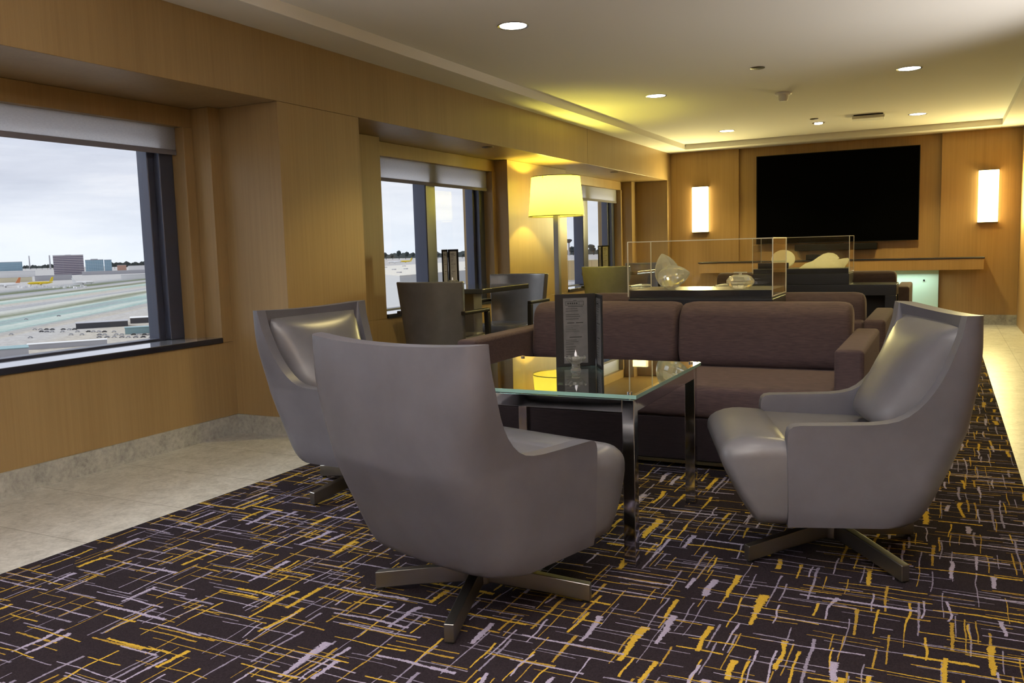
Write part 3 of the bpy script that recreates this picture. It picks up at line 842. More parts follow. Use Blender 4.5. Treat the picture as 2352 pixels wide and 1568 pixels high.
def make_dining_table(label, loc):
    root = thing('dining_table', label, 'table', loc, 0, 'pedestal tables by the windows')
    b_ = new_bm(); prism(b_, [(-.335, -.40), (.335, -.40), (.335, .40), (-.335, .40)], .775, .812); obj('table_top', b_, M_TABLETOP, root, bevel=.004)
    b_ = new_bm(); box(b_, -.07, .07, -.07, .07, .02, .775); obj('pedestal', b_, M_PEDESTAL, root, bevel=.004)
    b_ = new_bm(); box(b_, -.26, .26, -.26, .26, 0, .022); obj('base', b_, M_STEEL, root, bevel=.004)
    return root
dt = make_dining_table('square dark-topped pedestal table by the middle window', (-3.395, 6.0, 0))
dup(dt, (-3.395, 9.62, 0), 0, 'square dark-topped pedestal table by the farthest window')
make_menu('black folding menu standing on the nearer window table against the bright window', (-3.60, 6.02, .8125), (-.010, -.075), (0, 0), (.105, -.015), .30, page=M_PAPER_LIFTED)
make_menu('black folding menu standing on the far window table, right of the lamp', (-3.61, 9.55, .8125), (-.010, -.075), (0, 0), (.105, -.015), .30, page=M_PAPER_LIFTED)
d2 = dup(candle, (-3.47, 5.86, .8125), 0, 'crystal candle cup on the nearer window table, over the chair back')

# ------------------------------------------------------------------ back wall fittings
sf = thing('wall_shelf', 'long floating wood shelf with dark top below the television', 'shelf', (-1.30, YB, 0))
b_ = new_bm(); box(b_, -1.70, 1.725, -.42, .0, .698, .832); obj('shelf_body', b_, M_WOOD_BACK, sf, bevel=.003)
b_ = new_bm(); box(b_, -1.71, 1.735, -.43, .0, .832, .845); obj('shelf_top', b_, M_CONSOLE, sf, bevel=.002)
bp_ = thing('backlit_wall_light', 'pale green frosted glass panel glowing under the floating shelf', 'wall light', (-1.30, YB - .045, 0))
b_ = new_bm(); box(b_, -1.24, 1.245, -.012, 0, .128, .69); obj('panel_sheet', b_, M_BACKLIT, bp_, bevel=.002)
for x in (-1.08, -.55, 0, .55, 1.08):
    for z in (.185, .56):
        b_ = new_bm(); lathe(b_, [(.011, 0), (.011, .016)], 14, Matrix.Translation((x, -.012, z)) @ Matrix.Rotation(radians(90), 4, 'X')); obj('standoff', b_, M_BLACKPLASTIC, bp_)
light('AREA', 'shelf_strip_light', (-1.30, YB - .20, .69), 13, (.86, 1, .90), 2.4, (radians(-18), 0, 0), shape='RECTANGLE', size_y=.05)

tv = thing('television', 'large black flat screen television on the back wall', 'television', (-1.298, YB + .06, 0))
b_ = new_bm(); box(b_, -.995, .995, -.105, -.06, 1.075, 2.243); obj('screen', b_, M_TV, tv, bevel=.004)
b_ = new_bm(); box(b_, -.3, .3, -.06, -.001, 1.4, 1.95); obj('wall_bracket', b_, M_BLACKPLASTIC, tv)
b_ = new_bm()
box(b_, -1.003, -.995, -.105, -.062, 1.068, 2.25); box(b_, .995, 1.003, -.105, -.062, 1.068, 2.25); box(b_, -.995, .995, -.105, -.062, 1.068, 1.075); box(b_, -.995, .995, -.105, -.062, 2.243, 2.25)
obj('bezel', b_, M_BLACKPLASTIC, tv, smooth=0)
sb = thing('soundbar', 'black soundbar on the wall just below the television', 'soundbar', (-1.285, YB + .06, 0))
b_ = new_bm(); box(b_, -.51, .51, -.12, -.03, .965, 1.05); obj('soundbar_body', b_, M_BLACKPLASTIC, sb, bevel=.008)
b_ = new_bm(); box(b_, -.12, .12, -.03, 0, .985, 1.03); obj('mounting_bracket', b_, M_BLACKPLASTIC, sb)
b_ = new_bm(); box(b_, -.085, .085, -.08, .08, 0, .07)
o_ = obj('media_box', b_, M_BLACKPLASTIC, None, bevel=.006); o_.location = (-1.53, 11.86, .846); tag(o_, 'small black box on the floating shelf under the soundbar', 'box')

def make_sconce(label, x):
    root = thing('wall_sconce', label, 'wall light', (x, YB, 1.575), 0, 'white box sconces on the back wall')
    b_ = new_bm(); box(b_, -.108, .108, -.085, -.012, -.312, .312); obj('diffuser', b_, M_SCONCE, root, bevel=.004)
    b_ = new_bm(); box(b_, -.113, .113, -.09, 0, .312, .320); box(b_, -.113, .113, -.09, 0, -.320, -.312); obj('sconce_cap', b_, M_BRONZE, root, smooth=0)
    b_ = new_bm(); box(b_, -.07, .07, -.014, 0, -.31, .31); obj('back_plate', b_, M_STEEL, root, smooth=0)
    return root
sc1 = make_sconce('glowing white sconce on the back wall left of the television', -3.07)
dup(sc1, (.464, YB, 1.575), 0, 'glowing white sconce on the back wall right of the television')
for x in (-3.07, .464): light('AREA', 'sconce_light', (x, YB - .10, 1.575), 46, (1, .85, .34), .2, (radians(-90), 0, 0), shape='RECTANGLE', size_y=.6)

# ------------------------------------------------------------------ ceiling fittings
def make_downlight(label, loc):
    root = thing('downlight', label, 'ceiling light', loc, 0, 'recessed ceiling downlights')
    b_ = new_bm(); lathe(b_, [(.083, .0), (.094, -.004), (.097, .0)], 40, None, False, False); obj('trim_ring', b_, M_STEEL, root)
    b_ = new_bm(); lathe(b_, [(.082, -.0015), (.082, .004)], 36); obj('lens', b_, M_DOWNLIGHT, root)
    return root
DL = [((-2.377, 4.845), 'recessed downlight nearest us, at the top of the view'), ((-2.378, 7.767), 'recessed downlight above the lamp side of the room, second from us'),
      ((-2.391, 10.67), 'recessed downlight farthest on the window side, before the television wall'), ((-.283, 7.78), 'recessed downlight nearest on the right side of the ceiling'),
      ((-.294, 10.65), 'recessed downlight farthest on the right side, by the ceiling box')]
d0 = None
for (x, y), lab in DL:
    if d0 is None: d0 = make_downlight(lab, (x, y, ZT))
    else: dup(d0, (x, y, ZT), 0, lab)
for x, y in [p for p, _ in DL] + [(-.29, 4.845)]:
    light('SPOT', 'ceiling_spot', (x, y, ZT - .012), 100 if y < 10 else 135, (1, .80, .32), .06, (0, 0, 0), spot_size=radians(112 if y < 10 else 128), spot_blend=.45)
for x, y in [(-2.38, 1.9), (-.29, 1.9), (-2.38, -1.1), (-.29, -1.1)]:  # unseen fill added on the downlight grid, without fittings
    light('SPOT', 'ceiling_spot', (x, y, ZT - .012), 26, (1, .92, .85), .08, (0, 0, 0), spot_size=radians(118), spot_blend=.5)

g_ = thing('gimbal_spotlight', 'small tilted spotlight in the ceiling before the television', 'ceiling light', (-1.331, 10.65, ZT))
b_ = new_bm(); lathe(b_, [(.045, 0), (.068, -.006), (.070, 0)], 28, None, False, False); obj('trim_ring', b_, M_BRONZE, g_)
b_ = new_bm(); lathe(b_, [(.046, -.014), (.046, .0)], 24, Matrix.Rotation(radians(18), 4, 'X')); obj('lens', b_, M_DOWNLIGHT, g_)
def ceiling_disc(name, label, cat, x, y, z, r, h, m_):
    b_ = new_bm(); lathe(b_, [(r * .86, -h), (r, -h * .6), (r, 0)], 28); o = obj(name, b_, m_, None); o.location = (x, y, z); return tag(o, label, cat)
ceiling_disc('ceiling_cover_plate', 'small dark round plate on the ceiling between the downlights, nearest us', 'cover plate', -1.332, 7.02, ZT, .055, .008, M_BRONZE)
ceiling_disc('ceiling_cover_plate', 'tiny round plate beside the tilted spotlight on the ceiling', 'cover plate', -1.332, 10.28, ZT, .045, .006, M_BRONZE)
sm = thing('smoke_detector', 'stepped round smoke detector hanging from the ceiling', 'smoke detector', (-1.349, 8.33, ZT))
b_ = new_bm(); lathe(b_, [(.066, -.022), (.074, -.012), (.074, 0)], 28); obj('mounting_plate', b_, M_WHITEPLASTIC, sm)
b_ = new_bm(); lathe(b_, [(.032, -.075), (.042, -.06), (.044, -.022)], 24); obj('sensor_body', b_, M_WHITEPLASTIC, sm)
ap = thing('ceiling_box', 'flat white box with dark top edge on the ceiling near the television', 'ceiling box', (-.777, 10.38, ZT), radians(3))
b_ = new_bm(); box(b_, -.165, .165, -.11, .11, -.045, -.012); obj('box_body', b_, M_WHITEPLASTIC, ap, bevel=.005)
b_ = new_bm(); box(b_, -.15, .15, -.095, .095, -.012, 0); obj('mount_gap', b_, M_BLACKPLASTIC, ap, smooth=0)
for y, lab in ((6.80, 'small flush fitting in the soffit over the middle window'), (10.07, 'small flush fitting in the soffit over the farthest window')):
    ceiling_disc('soffit_fitting', lab, 'cover plate', -3.62, y, SOF, .05, .006, M_BRONZE)

# ------------------------------------------------------------------ window portals, world
for k, (y0, y1) in enumerate(WINS):
    p = light('AREA', 'window_portal', (-4.36, (y0 + y1) / 2, (SILL + HEAD) / 2), 1, (1, 1, 1), HEAD - SILL, (0, radians(-90), 0), shape='RECTANGLE', size_y=y1 - y0)
    p.data.cycles.is_portal = True

W = bpy.data.worlds.new('overcast'); S.world = W; W.use_nodes = True
nt = W.node_tree; ns, ls = nt.nodes, nt.links
bg = ns['Background']
tc = ns.new('ShaderNodeTexCoord').outputs['Generated']
sx = ns.new('ShaderNodeSeparateXYZ'); ls.new(tc, sx.inputs[0])
n1 = noise(ns, ls, tc, 3.2, 6, .55, (1, 1, 5.5), .35)
n2 = noise(ns, ls, tc, 9, 4, .6, (1, 1, 7))
cl = math_(ns, ls, 'ADD', math_(ns, ls, 'MULTIPLY', n1, .75), math_(ns, ls, 'MULTIPLY', n2, .25))
cloud = ramp(ns, ls, cl, [(.30, (.50, .53, .63)), (.46, (.63, .655, .745)), (.62, (.80, .80, .845))])
hz = ramp(ns, ls, math_(ns, ls, 'ABSOLUTE', sx.outputs['Z']), [(0, (1, 1, 1)), (.09, (0, 0, 0))])
mx = ns.new('ShaderNodeMixRGB'); ls.new(math_(ns, ls, 'MULTIPLY', hz, .65), mx.inputs[0]); ls.new(cloud, mx.inputs[1]); mx.inputs[2].default_value = (.78, .84, .92, 1)
ls.new(mx.outputs[0], bg.inputs[0]); bg.inputs[1].default_value = 1.3

# ------------------------------------------------------------------ airfield outside, 62 m below
GZ0 = -62.0
RUN = (survey(370, 645, GZ0) - survey(0, 690, GZ0)); RUN.z = 0; RUN.normalize()
PERP = Vector((-RUN.y, RUN.x, 0))
if PERP.dot(Vector((-1, 1, 0))) < 0: PERP = -PERP

def ground_mat():
    m_, nt, ns, ls, b = mat('airfield'); co = coords(ns)
    def along(v):
        d = node(ns, 'ShaderNodeVectorMath', operation='DOT_PRODUCT'); ls.new(co, d.inputs[0]); d.inputs[1].default_value = v; return d.outputs['Value']
    a, p = along(RUN), along(PERP)
    cm = ns.new('ShaderNodeCombineXYZ'); ls.new(a, cm.inputs[0]); ls.new(p, cm.inputs[1])
    n = noise(ns, ls, cm.outputs[0], 1, 3, .5, (.002, .03, 1))
    big = noise(ns, ls, cm.outputs[0], 1, 2, .5, (.0016, .008, 1))
    q = math_(ns, ls, 'ADD', p, math_(ns, ls, 'MULTIPLY', math_(ns, ls, 'SUBTRACT', n, .5), 70))
    CON, GRS, TEAL, TAN, GRY, PALE = (.44, .43, .42), (.10, .125, .05), (.28, .42, .38), (.45, .41, .35), (.31, .32, .33), (.56, .56, .51)
    bands = [(830, TAN), (785, CON), (776, TAN), (766, GRY), (762, TEAL), (753, PALE), (748, TEAL), (744, GRY), (737, TEAL), (732, PALE), (728, GRS), (717, PALE), (713, GRY), (708, CON), (702, TAN), (697, TEAL), (693, PALE),
             (690, GRS), (684, CON), (680, GRY), (677, GRS), (671, GRY), (664, CON)]
    hi = 3600.0
    stops = [(0, CON)]
    for v, c in bands:
        stops.append((max(.0005, min(.98, survey(0, v, GZ0).dot(PERP) / hi)), c))
    f = math_(ns, ls, 'DIVIDE', q, hi)
    col = ramp(ns, ls, f, stops)
    sp = ramp(ns, ls, noise(ns, ls, co, .25, 3, .6), [(.35, (.82, .82, .82)), (.65, (1.1, 1.1, 1.1))])
    mul = ns.new('ShaderNodeMixRGB'); mul.blend_type = 'MULTIPLY'; mul.inputs[0].default_value = 1; ls.new(col, mul.inputs[1]); ls.new(sp, mul.inputs[2])
    grs = ramp(ns, ls, big, [(.50, (0, 0, 0)), (.56, (1, 1, 1))])
    ls.new(mul.outputs[0], b.inputs['Base Color']); setp(b, rough=.95, spec=.05)
    return m_
b_ = new_bm()
corners = [Vector((-5.2, -600, GZ0)), Vector((-9000, -600, GZ0)), Vector((-9000, 9000, GZ0)), Vector((2500, 9000, GZ0)), Vector((-5.2, 40, GZ0))]
b_.faces.new([b_.verts.new(p) for p in corners])
tag(obj('ground', b_, ground_mat(), smooth=0), kind='structure')

def facade(name, wall, glass, nx, nz, wx=.6, wz=.5):
    """banded office facade from object coordinates (metres)"""
    m_, nt, ns, ls, b = mat(name); co = coords(ns)
    sx = ns.new('ShaderNodeSeparateXYZ'); ls.new(co, sx.inputs[0])
    h = math_(ns, ls, 'ADD', sx.outputs['X'], sx.outputs['Y'])
    fz = math_(ns, ls, 'LESS_THAN', math_(ns, ls, 'FRACT', math_(ns, ls, 'DIVIDE', sx.outputs['Z'], nz)), wz)
    fx = math_(ns, ls, 'LESS_THAN', math_(ns, ls, 'FRACT', math_(ns, ls, 'DIVIDE', math_(ns, ls, 'ADD', h, 500), nx)), wx)
    mx = ns.new('ShaderNodeMixRGB'); ls.new(math_(ns, ls, 'MULTIPLY', fz, fx), mx.inputs[0]); mx.inputs[1].default_value = (*wall, 1); mx.inputs[2].default_value = (*glass, 1)
    ls.new(mx.outputs[0], b.inputs['Base Color']); setp(b, rough=.5, spec=.3)
    return m_
M_HOTEL = facade('hotel_facade', (.42, .38, .40), (.10, .09, .15), 1.0, 8.5, 1.1, .5)
M_OFFICE = facade('blue_office_facade', (.34, .47, .55), (.14, .25, .34), 12.0, 9.0, .9, .5)
M_WHITEB = plain('white_cladding', (.72, .72, .72), .7)
M_CREAMB = plain('cream_render', (.62, .56, .40), .8)
M_GREYB = plain('grey_cladding', (.40, .40, .43), .8)
M_PINKB = plain('terracotta_render', (.45, .27, .21), .8)
M_DARKB = plain('dark_roof', (.06, .06, .07), .8)
M_TEALB = plain('teal_roof', (.22, .34, .36), .6)
M_CARW = plain('car_white', (.75, .75, .75), .3); M_CARD = plain('car_dark', (.03, .03, .035), .3); M_CARR = plain('car_grey', (.25, .25, .27), .3)
M_TREE = plain('far_foliage', (.045, .055, .055), .95, spec=.05); M_TRUNK = plain('far_trunk', (.05, .04, .03), .9)
M_YELLOW = plain('yellow_livery', (.75, .55, .02), .35); M_WPLANE = plain('white_livery', (.82, .82, .82), .35); M_ORANGE = plain('orange_livery', (.62, .22, .08), .4)

def far_block(name, label, cat, u0, u1, vb, vt, depth, m_, roof=None, group=None, extra=None, ground=GZ0, turn=0.0):
    """a building standing on the airfield between survey bearings u0 and u1, base at vb, top at vt"""
    A, B = survey(u0, vb, ground), survey(u1, vb, ground)
    mid = (A + B) / 2; los = Vector((mid.x, mid.y)).normalized(); ax = Vector((los.y, -los.x))
    L = abs(Vector((B.x - A.x, B.y - A.y)).dot(ax)); rz = math.atan2(ax.y, ax.x) + turn
    um = (u0 + u1) / 2
    ray = AX_R * ((um - CX) / F_PX) - AX_U * ((vt - CY) / F_PX) + AX_F
    H = EYE + ray.z * (Vector((mid.x, mid.y)).length / Vector((ray.x, ray.y)).length) - ground
    root = thing(name, label, cat, mid, rz, group)
    b_ = new_bm(); box(b_, -L / 2, L / 2, 0, depth, 0, H); obj('wall', b_, m_, root, smooth=0)
    b_ = new_bm(); box(b_, -L / 2 - .4, L / 2 + .4, -.4, depth + .4, H, H + max(.5, H * .04)); rf = obj('roof', b_, roof or M_GREYB, root, smooth=0)
    if extra: extra(root, L, H, depth)
    return root

def rooftop(w0, w1, h):
    def f(root, L, H, d):
        b_ = new_bm(); box(b_, L * w0, L * w1, d * .3, d * .7, H, H + h); obj('plant_room', b_, M_GREYB, root, smooth=0)
    return f
far_block('hotel_tower', 'tall grey hotel block with rows of banded windows beyond the runways', 'building', 126, 196, 631, 587, 40, M_HOTEL, None, None, rooftop(-.1, .1, 5))
far_block('office_building', 'low blue-glass office block at the far left of the near window view', 'building', 0, 54, 622, 602, 60, M_OFFICE, None, 'blue glass offices beyond the runways')
far_block('office_building', 'blue-glass office block directly right of the grey hotel', 'building', 198, 240, 624, 597, 60, M_OFFICE, None, 'blue glass offices beyond the runways', rooftop(-.2, .2, 7))
far_block('office_building', 'smaller pale blue office block second right of the grey hotel', 'building', 241, 258, 622, 597, 50, M_OFFICE, None, 'blue glass offices beyond the runways')
far_block('office_building', 'blue block against the window frame at the right of the near view', 'building', 350, 372, 612, 595, 60, M_OFFICE, None, 'blue glass offices beyond the runways')
for nm, lb, a in (('terminal_shed', 'long white flat shed behind the yellow aircraft', (0, 84, 636, 624, 60, M_WHITEB)), ('cargo_shed', 'cream cargo shed behind the yellow aircraft', (0, 76, 648, 637, 25, M_CREAMB)),
                  ('cargo_shed', 'grey cargo shed between the yellow and white aircraft', (82, 168, 644, 632, 25, M_GREYB)), ('terracotta_building', 'terracotta low building right of the blue offices', (270, 291, 623, 609, 40, M_PINKB)),
                  ('terracotta_building', 'terracotta low building beside the window frame', (340, 366, 622, 608, 40, M_PINKB)), ('white_depot', 'long white depot between the two terracotta buildings', (296, 336, 622, 610, 30, M_WHITEB)),
                  ('long_wall_building', 'low grey strip of buildings at the far edge of the airfield', (196, 368, 629, 621, 30, M_GREYB)), ('white_terminal', 'white terminal building at the right edge of the airfield', (280, 366, 640, 630, 30, M_WHITEB))):
    far_block(nm, lb, 'building', *a[:5], a[5])

# near side: dark long roofs, teal roofed shed, grey ramp
far_block('parking_structure', 'long dark parking structure across the near side of the airfield', 'building', 176, 296, 752, 740, 18, M_DARKB, M_GREYB)
far_block('parking_structure', 'dark two-level structure against the window frame', 'building', 300, 374, 741, 729, 20, M_DARKB, M_WHITEB)
far_block('teal_shed', 'shed with pale teal wall beside the parked cars', 'building', 288, 350, 766, 752, 12, M_TEALB, M_TEALB)
far_block('dark_corner_building', 'dark building cut by the window frame above the car park', 'building', 362, 384, 766, 738, 15, M_DARKB, M_WHITEB)
far_block('grey_hall', 'grey hall with pale roof at the lower left of the near window view', 'building', -30, 68, 822, 802, 22, M_GREYB, M_TEALB)
far_block('grey_ramp', 'long pale ramp wall running to the car park', 'building', 66, 250, 797, 786, 8, M_GREYB, M_WHITEB)

def make_plane(label, u, v, length, body, tail, flip=1, group='parked aircraft'):
    P = survey(u, v, GZ0); rz = math.atan2(-P.x, P.y) + (0 if flip > 0 else pi) + .25
    root = thing('aircraft', label, 'aircraft', P, rz, group); L = length; R = L * .055
    b_ = new_bm(); lathe(b_, [(R * .1, -L / 2), (R * .5, -L * .42), (R, -L * .25), (R, L * .30), (R * .8, L * .42), (R * .15, L / 2)], 14, Matrix.Translation((0, 0, R * 1.9)) @ Matrix.Rotation(radians(90), 4, 'Y')); obj('fuselage', b_, body, root)
    b_ = new_bm()
    prism(b_, [(L * .08, R), (-L * .02, R), (-L * .14, L * .45), (-L * .10, L * .45)], R * 1.5, R * 1.75); prism(b_, [(L * .08, -R), (-L * .10, -L * .45), (-L * .14, -L * .45), (-L * .02, -R)], R * 1.5, R * 1.75)
    obj('wing', b_, body, root, smooth=0)
    b_ = new_bm(); mt = Matrix.Rotation(radians(90), 4, 'X'); prism(b_, [(-L * .34, R * 2.6), (-L * .49, R * 2.6), (-L * .53, R * 6.2), (-L * .46, R * 6.2)], -R * .12, R * .12, mt); obj('tail_fin', b_, tail, root, smooth=0)
    for y in (-1, 1):
        b_ = new_bm(); lathe(b_, [(R * .42, -R), (R * .46, R)], 12, Matrix.Translation((L * .02, y * L * .16, R * 1.1)) @ Matrix.Rotation(radians(90), 4, 'Y')); obj('engine', b_, body, root)
    for x, y in ((L * .36, 0), (-.02 * L, R * .9), (-.02 * L, -R * .9)):
        b_ = new_bm(); cyl(b_, x, y, 0, R * 1.2, R * .16, 8); obj('landing_gear', b_, M_CARD, root)
    return root
make_plane('yellow cargo aircraft parked in front of the cream shed', 93, 655, 66, M_YELLOW, M_YELLOW, -1)
make_plane('white aircraft with orange tail fin at the left edge of the view', 12, 660, 74, M_WPLANE, M_ORANGE, -1)
make_plane('white aircraft seen nose-on in the middle of the airfield', 192, 653, 56, M_WPLANE, M_WPLANE, 1)
make_plane('yellow aircraft in the middle window, beyond the white roof', 931, 603, 84, M_YELLOW, M_YELLOW, -1)
make_plane('white aircraft in the middle window, left of the yellow one', 906, 604.5, 84, M_WPLANE, M_WPLANE, -1)

# trees along the horizon
def make_tree(P, h, w, lab, grp, palm=False):
    root = thing('tree', lab, 'tree', P, random.uniform(0, 6), grp)
    b_ = new_bm(); cyl(b_, 0, 0, 0, h * .6, w * .05, 6); obj('trunk', b_, M_TRUNK, root)
    b_ = new_bm()
    for k in range(5):
        mt = Matrix.Translation((random.uniform(-.3, .3) * w, random.uniform(-.3, .3) * w, h * random.uniform(.5, .8))) @ Matrix.Diagonal((w * random.uniform(.25, .4), w * random.uniform(.25, .4), h * random.uniform(.16, .26), 1))
        bmesh.ops.create_icosphere(b_, subdivisions=1, radius=1, matrix=mt)
    obj('crown', b_, M_TREE, root)
    return root
tr = None
def plant(spots, lab, grp, hh, ww):
    first = None
    for u, v in spots:
        P = survey(u, v, GZ0)
        if first is None: first = o = make_tree(P, hh, ww, lab, grp)
        else: o = dup(first, P, random.uniform(0, 6), lab, grp)
        s_ = random.uniform(.75, 1.2); o.scale = (s_, s_, s_ * random.uniform(.8, 1.3))
def treeline(u0, u1, v0, v1, h, seed):
    rn = random.Random(seed); n = 60; rings = []; hv = h * .6
    A, B = survey(u0, v0, GZ0), survey(u1, v1, GZ0); d = (B - A); nr = Vector((-d.y, d.x, 0)).normalized()
    for i in range(n + 1):
        P = A + d * (i / n); hv = .6 * hv + .4 * h * rn.uniform(.35, 1.25)
        rings.append([P - nr * h * .5, P + nr * h * .5, P + nr * h * .3 + Vector((0, 0, hv * .8)), P + Vector((0, 0, hv)), P - nr * h * .3 + Vector((0, 0, hv * .8))])
    b_ = new_bm(); loft(b_, rings)
    tag(obj('treeline', b_, M_TREE, None, smooth=0), 'continuous dark belt of distant trees on the horizon', 'treeline', None, 'stuff')
treeline(54, 128, 617, 615, 44, 1); treeline(255, 372, 613, 607, 50, 2)
plant([(u, 619) for u in range(58, 124, 13)] + [(u, 618 - (u - 262) * .03) for u in range(264, 345, 13)], 'dark tree before the tree belt beyond the airfield in the near window', 'trees along the airfield in the near window', 40, 24)
treeline(862, 1115, 594, 589, 62, 3)
plant([(u, 596.5 - (u - 868) * .018) for u in list(range(872, 974, 15)) + [1006, 1062, 1075, 1088]], 'dark tree before the tree belt on the horizon in the middle window', 'trees on the horizon in the middle window', 70, 48)
treeline(1286, 1400, 585.5, 583, 50, 4)
plant([(u, 586.5 - (u - 1296) * .02) for u in (1297, 1317, 1331, 1364, 1390)], 'dark tree on the horizon in the farthest window', 'trees on the horizon in the farthest window', 62, 70)

def stack(lab, u, vb, vt, r):
    P = survey(u, vb, GZ0); d = Vector((P.x, P.y)).length
    ray = AX_R * ((u - CX) / F_PX) - AX_U * ((vt - CY) / F_PX) + AX_F
    H = EYE + ray.z * d / Vector((ray.x, ray.y)).length - GZ0
    b_ = new_bm(); cyl(b_, 0, 0, 0, H, r, 10, r * .7); o = obj('smokestack', b_, M_GREYB, None); o.location = P; tag(o, lab, 'smokestack')
stack('thin grey smokestack, left of the two beyond the airfield', 69, 618, 587, 7)
stack('thin grey smokestack directly left of the hotel', 116, 618, 586, 8)
ct = thing('control_tower', 'control tower with wide cab on the horizon in the farthest window', 'tower', survey(1307, 586, GZ0))
b_ = new_bm(); cyl(b_, 0, 0, 0, 104, 9, 10, 8); obj('shaft', b_, M_GREYB, ct)
b_ = new_bm(); lathe(b_, [(9, 100), (26, 116), (28, 126), (12, 132)], 12); obj('cab', b_, M_DARKB, ct)

# white-roofed warehouse below the middle window
def slab_by_points(name, label, pts, ztop, mroof, mwall, vents=()):
    root = thing(name, label, 'building', (0, 0, 0))
    P = [survey(u, v, ztop) for u, v in pts]
    b_ = new_bm(); prism(b_, [(p.x, p.y) for p in P], GZ0, ztop); obj('wall', b_, mwall, root, smooth=0)
    b_ = new_bm(); prism(b_, [(p.x, p.y) for p in P], ztop + .02, ztop + .4); rf = obj('roof', b_, mroof, root, smooth=0)
    for u, v in vents:
        q = survey(u, v, ztop); b_ = new_bm(); box(b_, q.x - 2.4, q.x + 2.4, q.y - 2.4, q.y + 2.4, ztop + .4, ztop + 1.6); obj('skylight', b_, M_GREYB, rf, smooth=0)
    return root
M_ROOFW = plain('white_roof', (.60, .57, .50), .8); M_WALLW = plain('white_wall', (.46, .46, .46), .8)
slab_by_points('warehouse', 'white-roofed warehouse close below the middle window', [(800, 622), (918, 633.5), (1150, 614), (1110, 598), (870, 612)], -24.0, M_ROOFW, M_WALLW,
               [(885, 615), (905, 620), (917, 627), (932, 618.5), (963, 625), (975, 617), (928, 612), (969, 609), (1076, 610), (1072, 617)])
bb = thing('apartment_block', 'cream apartment block with dark balconies below the farthest window', 'building', (0, 0, 0))
far = far_block('cream_block', 'plain cream building with vertical ribs in the farthest window', 'building', 1304, 1392, 642, 598, 30, facade('cream_ribbed', (.60, .46, .24), (.42, .30, .14), 15.0, 150.0, .06, 1.1), M_CREAMB)
C.objects.unlink(bb); bpy.data.objects.remove(bb)
far_block('apartment_block', 'apartment block with dark window rows left of the cream building, in the farthest window', 'building', 1288, 1304, 646, 599, 24, facade('balcony_facade', (.55, .50, .44), (.06, .055, .06), 60, 12.5, 1.1, .5), M_CREAMB)

# cars on the near aprons
def make_car(P, rz, m_, lab, grp):
    root = thing('car', lab, 'car', P, rz, grp)
    b_ = new_bm(); loft(b_, [[Vector((x, y, z)) for x, y in ((-2.2, -.85), (2.2, -.85), (2.2, .85), (-2.2, .85))] for z in (.3, .85)]); obj('car_body', b_, m_, root, bevel=.15)
    b_ = new_bm(); loft(b_, [[Vector((x, y, z)) for x, y in ((-a, -.75), (a * .8, -.75), (a * .8, .75), (-a, .75))] for a, z in ((1.6, .85), (1.1, 1.45))]); obj('cabin', b_, M_CARR if m_ is M_CARW else m_, root)
    for x in (-1.4, 1.4):
        for y in (-.8, .8):
            b_ = new_bm(); lathe(b_, [(.33, -.1), (.33, .1)], 10, Matrix.Translation((x, y, .33)) @ Matrix.Rotation(radians(90), 4, 'X')); obj('wheel', b_, M_CARD, root)
    return root
grp = 'white containers beside the parked aircraft'
cb = None
rnd = random.Random(9)
for u, v in [(44 + 8 * k + rnd.uniform(-1, 1), 660 + rnd.uniform(-1.5, 2.5)) for k in range(20)]:
    P = survey(u, v, GZ0)
    if cb is None:
        b_ = new_bm(); box(b_, -4, 4, -2, 2, 0, 4.5); cb = obj('cargo_container', b_, M_WHITEB, None, smooth=0); cb.location = P
        tag(cb, 'small white container on the apron beside the parked aircraft', 'container', grp)
    else:
        o_ = cb.copy(); C.objects.link(o_); o_.location = P; o_.rotation_euler.z = rnd.uniform(0, 3)
cars = {}
rnd = random.Random(3)
base_rz = math.atan2(RUN.y, RUN.x)
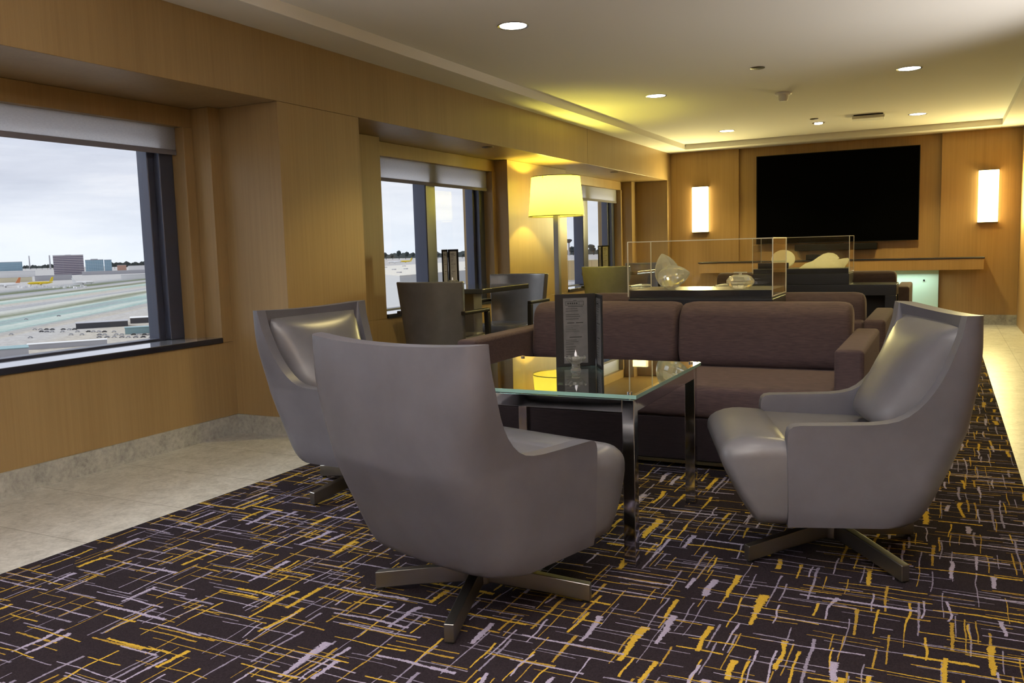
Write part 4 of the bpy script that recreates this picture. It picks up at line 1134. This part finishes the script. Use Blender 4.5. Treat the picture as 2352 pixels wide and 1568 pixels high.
CAR = [(u + rnd.uniform(-1.2, 1.2), v + rnd.uniform(-.3, .3)) for v, us in ((757.5, range(80, 172, 13)), (762.5, range(95, 280, 12)), (769.5, range(150, 372, 13)), (775, range(228, 372, 17)))
       for u in us if rnd.random() < .8] + [(26, 769), (70, 776), (135, 726), (60, 734)]
for u, v in CAR:
    kind = rnd.choice('wwdr'); m_ = {'w': M_CARW, 'd': M_CARD, 'r': M_CARR}[kind]
    lab = {'w': 'white car parked on the airport apron below the near window', 'd': 'dark car parked on the airport apron below the near window', 'r': 'grey car parked on the airport apron below the near window'}[kind]
    grp = {'w': 'white cars on the apron', 'd': 'dark cars on the apron', 'r': 'grey cars on the apron'}[kind]
    P = survey(u, v, GZ0); rz = base_rz + pi / 2 + rnd.uniform(-.08, .08)
    if kind not in cars: cars[kind] = make_car(P, rz, m_, lab, grp)
    else: dup(cars[kind], P, rz, lab, grp)

# unseen fill spots added to brighten ceiling and room, and soft daylight over the airfield
for x in (-1.2, .35):
    up = light('SPOT', 'fill_spot', (x, -1.9, .45), 2300, (1, .95, .93), .25, Vector((0, .75, 1)).to_track_quat('-Z', 'Y').to_euler(), spot_size=radians(80), spot_blend=.6)
for y in (.9, 5.7):  # more added fill, out of view along the right wall
    light('SPOT', 'fill_spot', (.66, y, 1.2), 78, (1, .95, .91), .2, Vector((-.75, .15, 1)).to_track_quat('-Z', 'Y').to_euler(), spot_size=radians(96), spot_blend=.7)
light('POINT', 'front_fill', (-1.6, -2.6, 1.9), 12, (.90, .92, 1), .5)  # weak point fill added behind the camera
sun = light('SUN', 'sun', (0, 0, 50), 3.2, (.95, .97, 1), None, Vector((1, .30, -.62)).to_track_quat('-Z', 'Y').to_euler()); sun.data.angle = radians(36)

# ------------------------------------------------------------------ render look
S.view_settings.view_transform = 'Standard'; S.view_settings.look = 'None'; S.view_settings.exposure = 0; S.view_settings.gamma = 1
cy = S.cycles
cy.use_denoising = True
cy.max_bounces = 8; cy.diffuse_bounces = 3; cy.glossy_bounces = 4; cy.transmission_bounces = 8; cy.transparent_max_bounces = 16
cy.caustics_reflective = False; cy.caustics_refractive = False
cy.sample_clamp_indirect = 6
cy.use_adaptive_sampling = True; cy.adaptive_threshold = .03
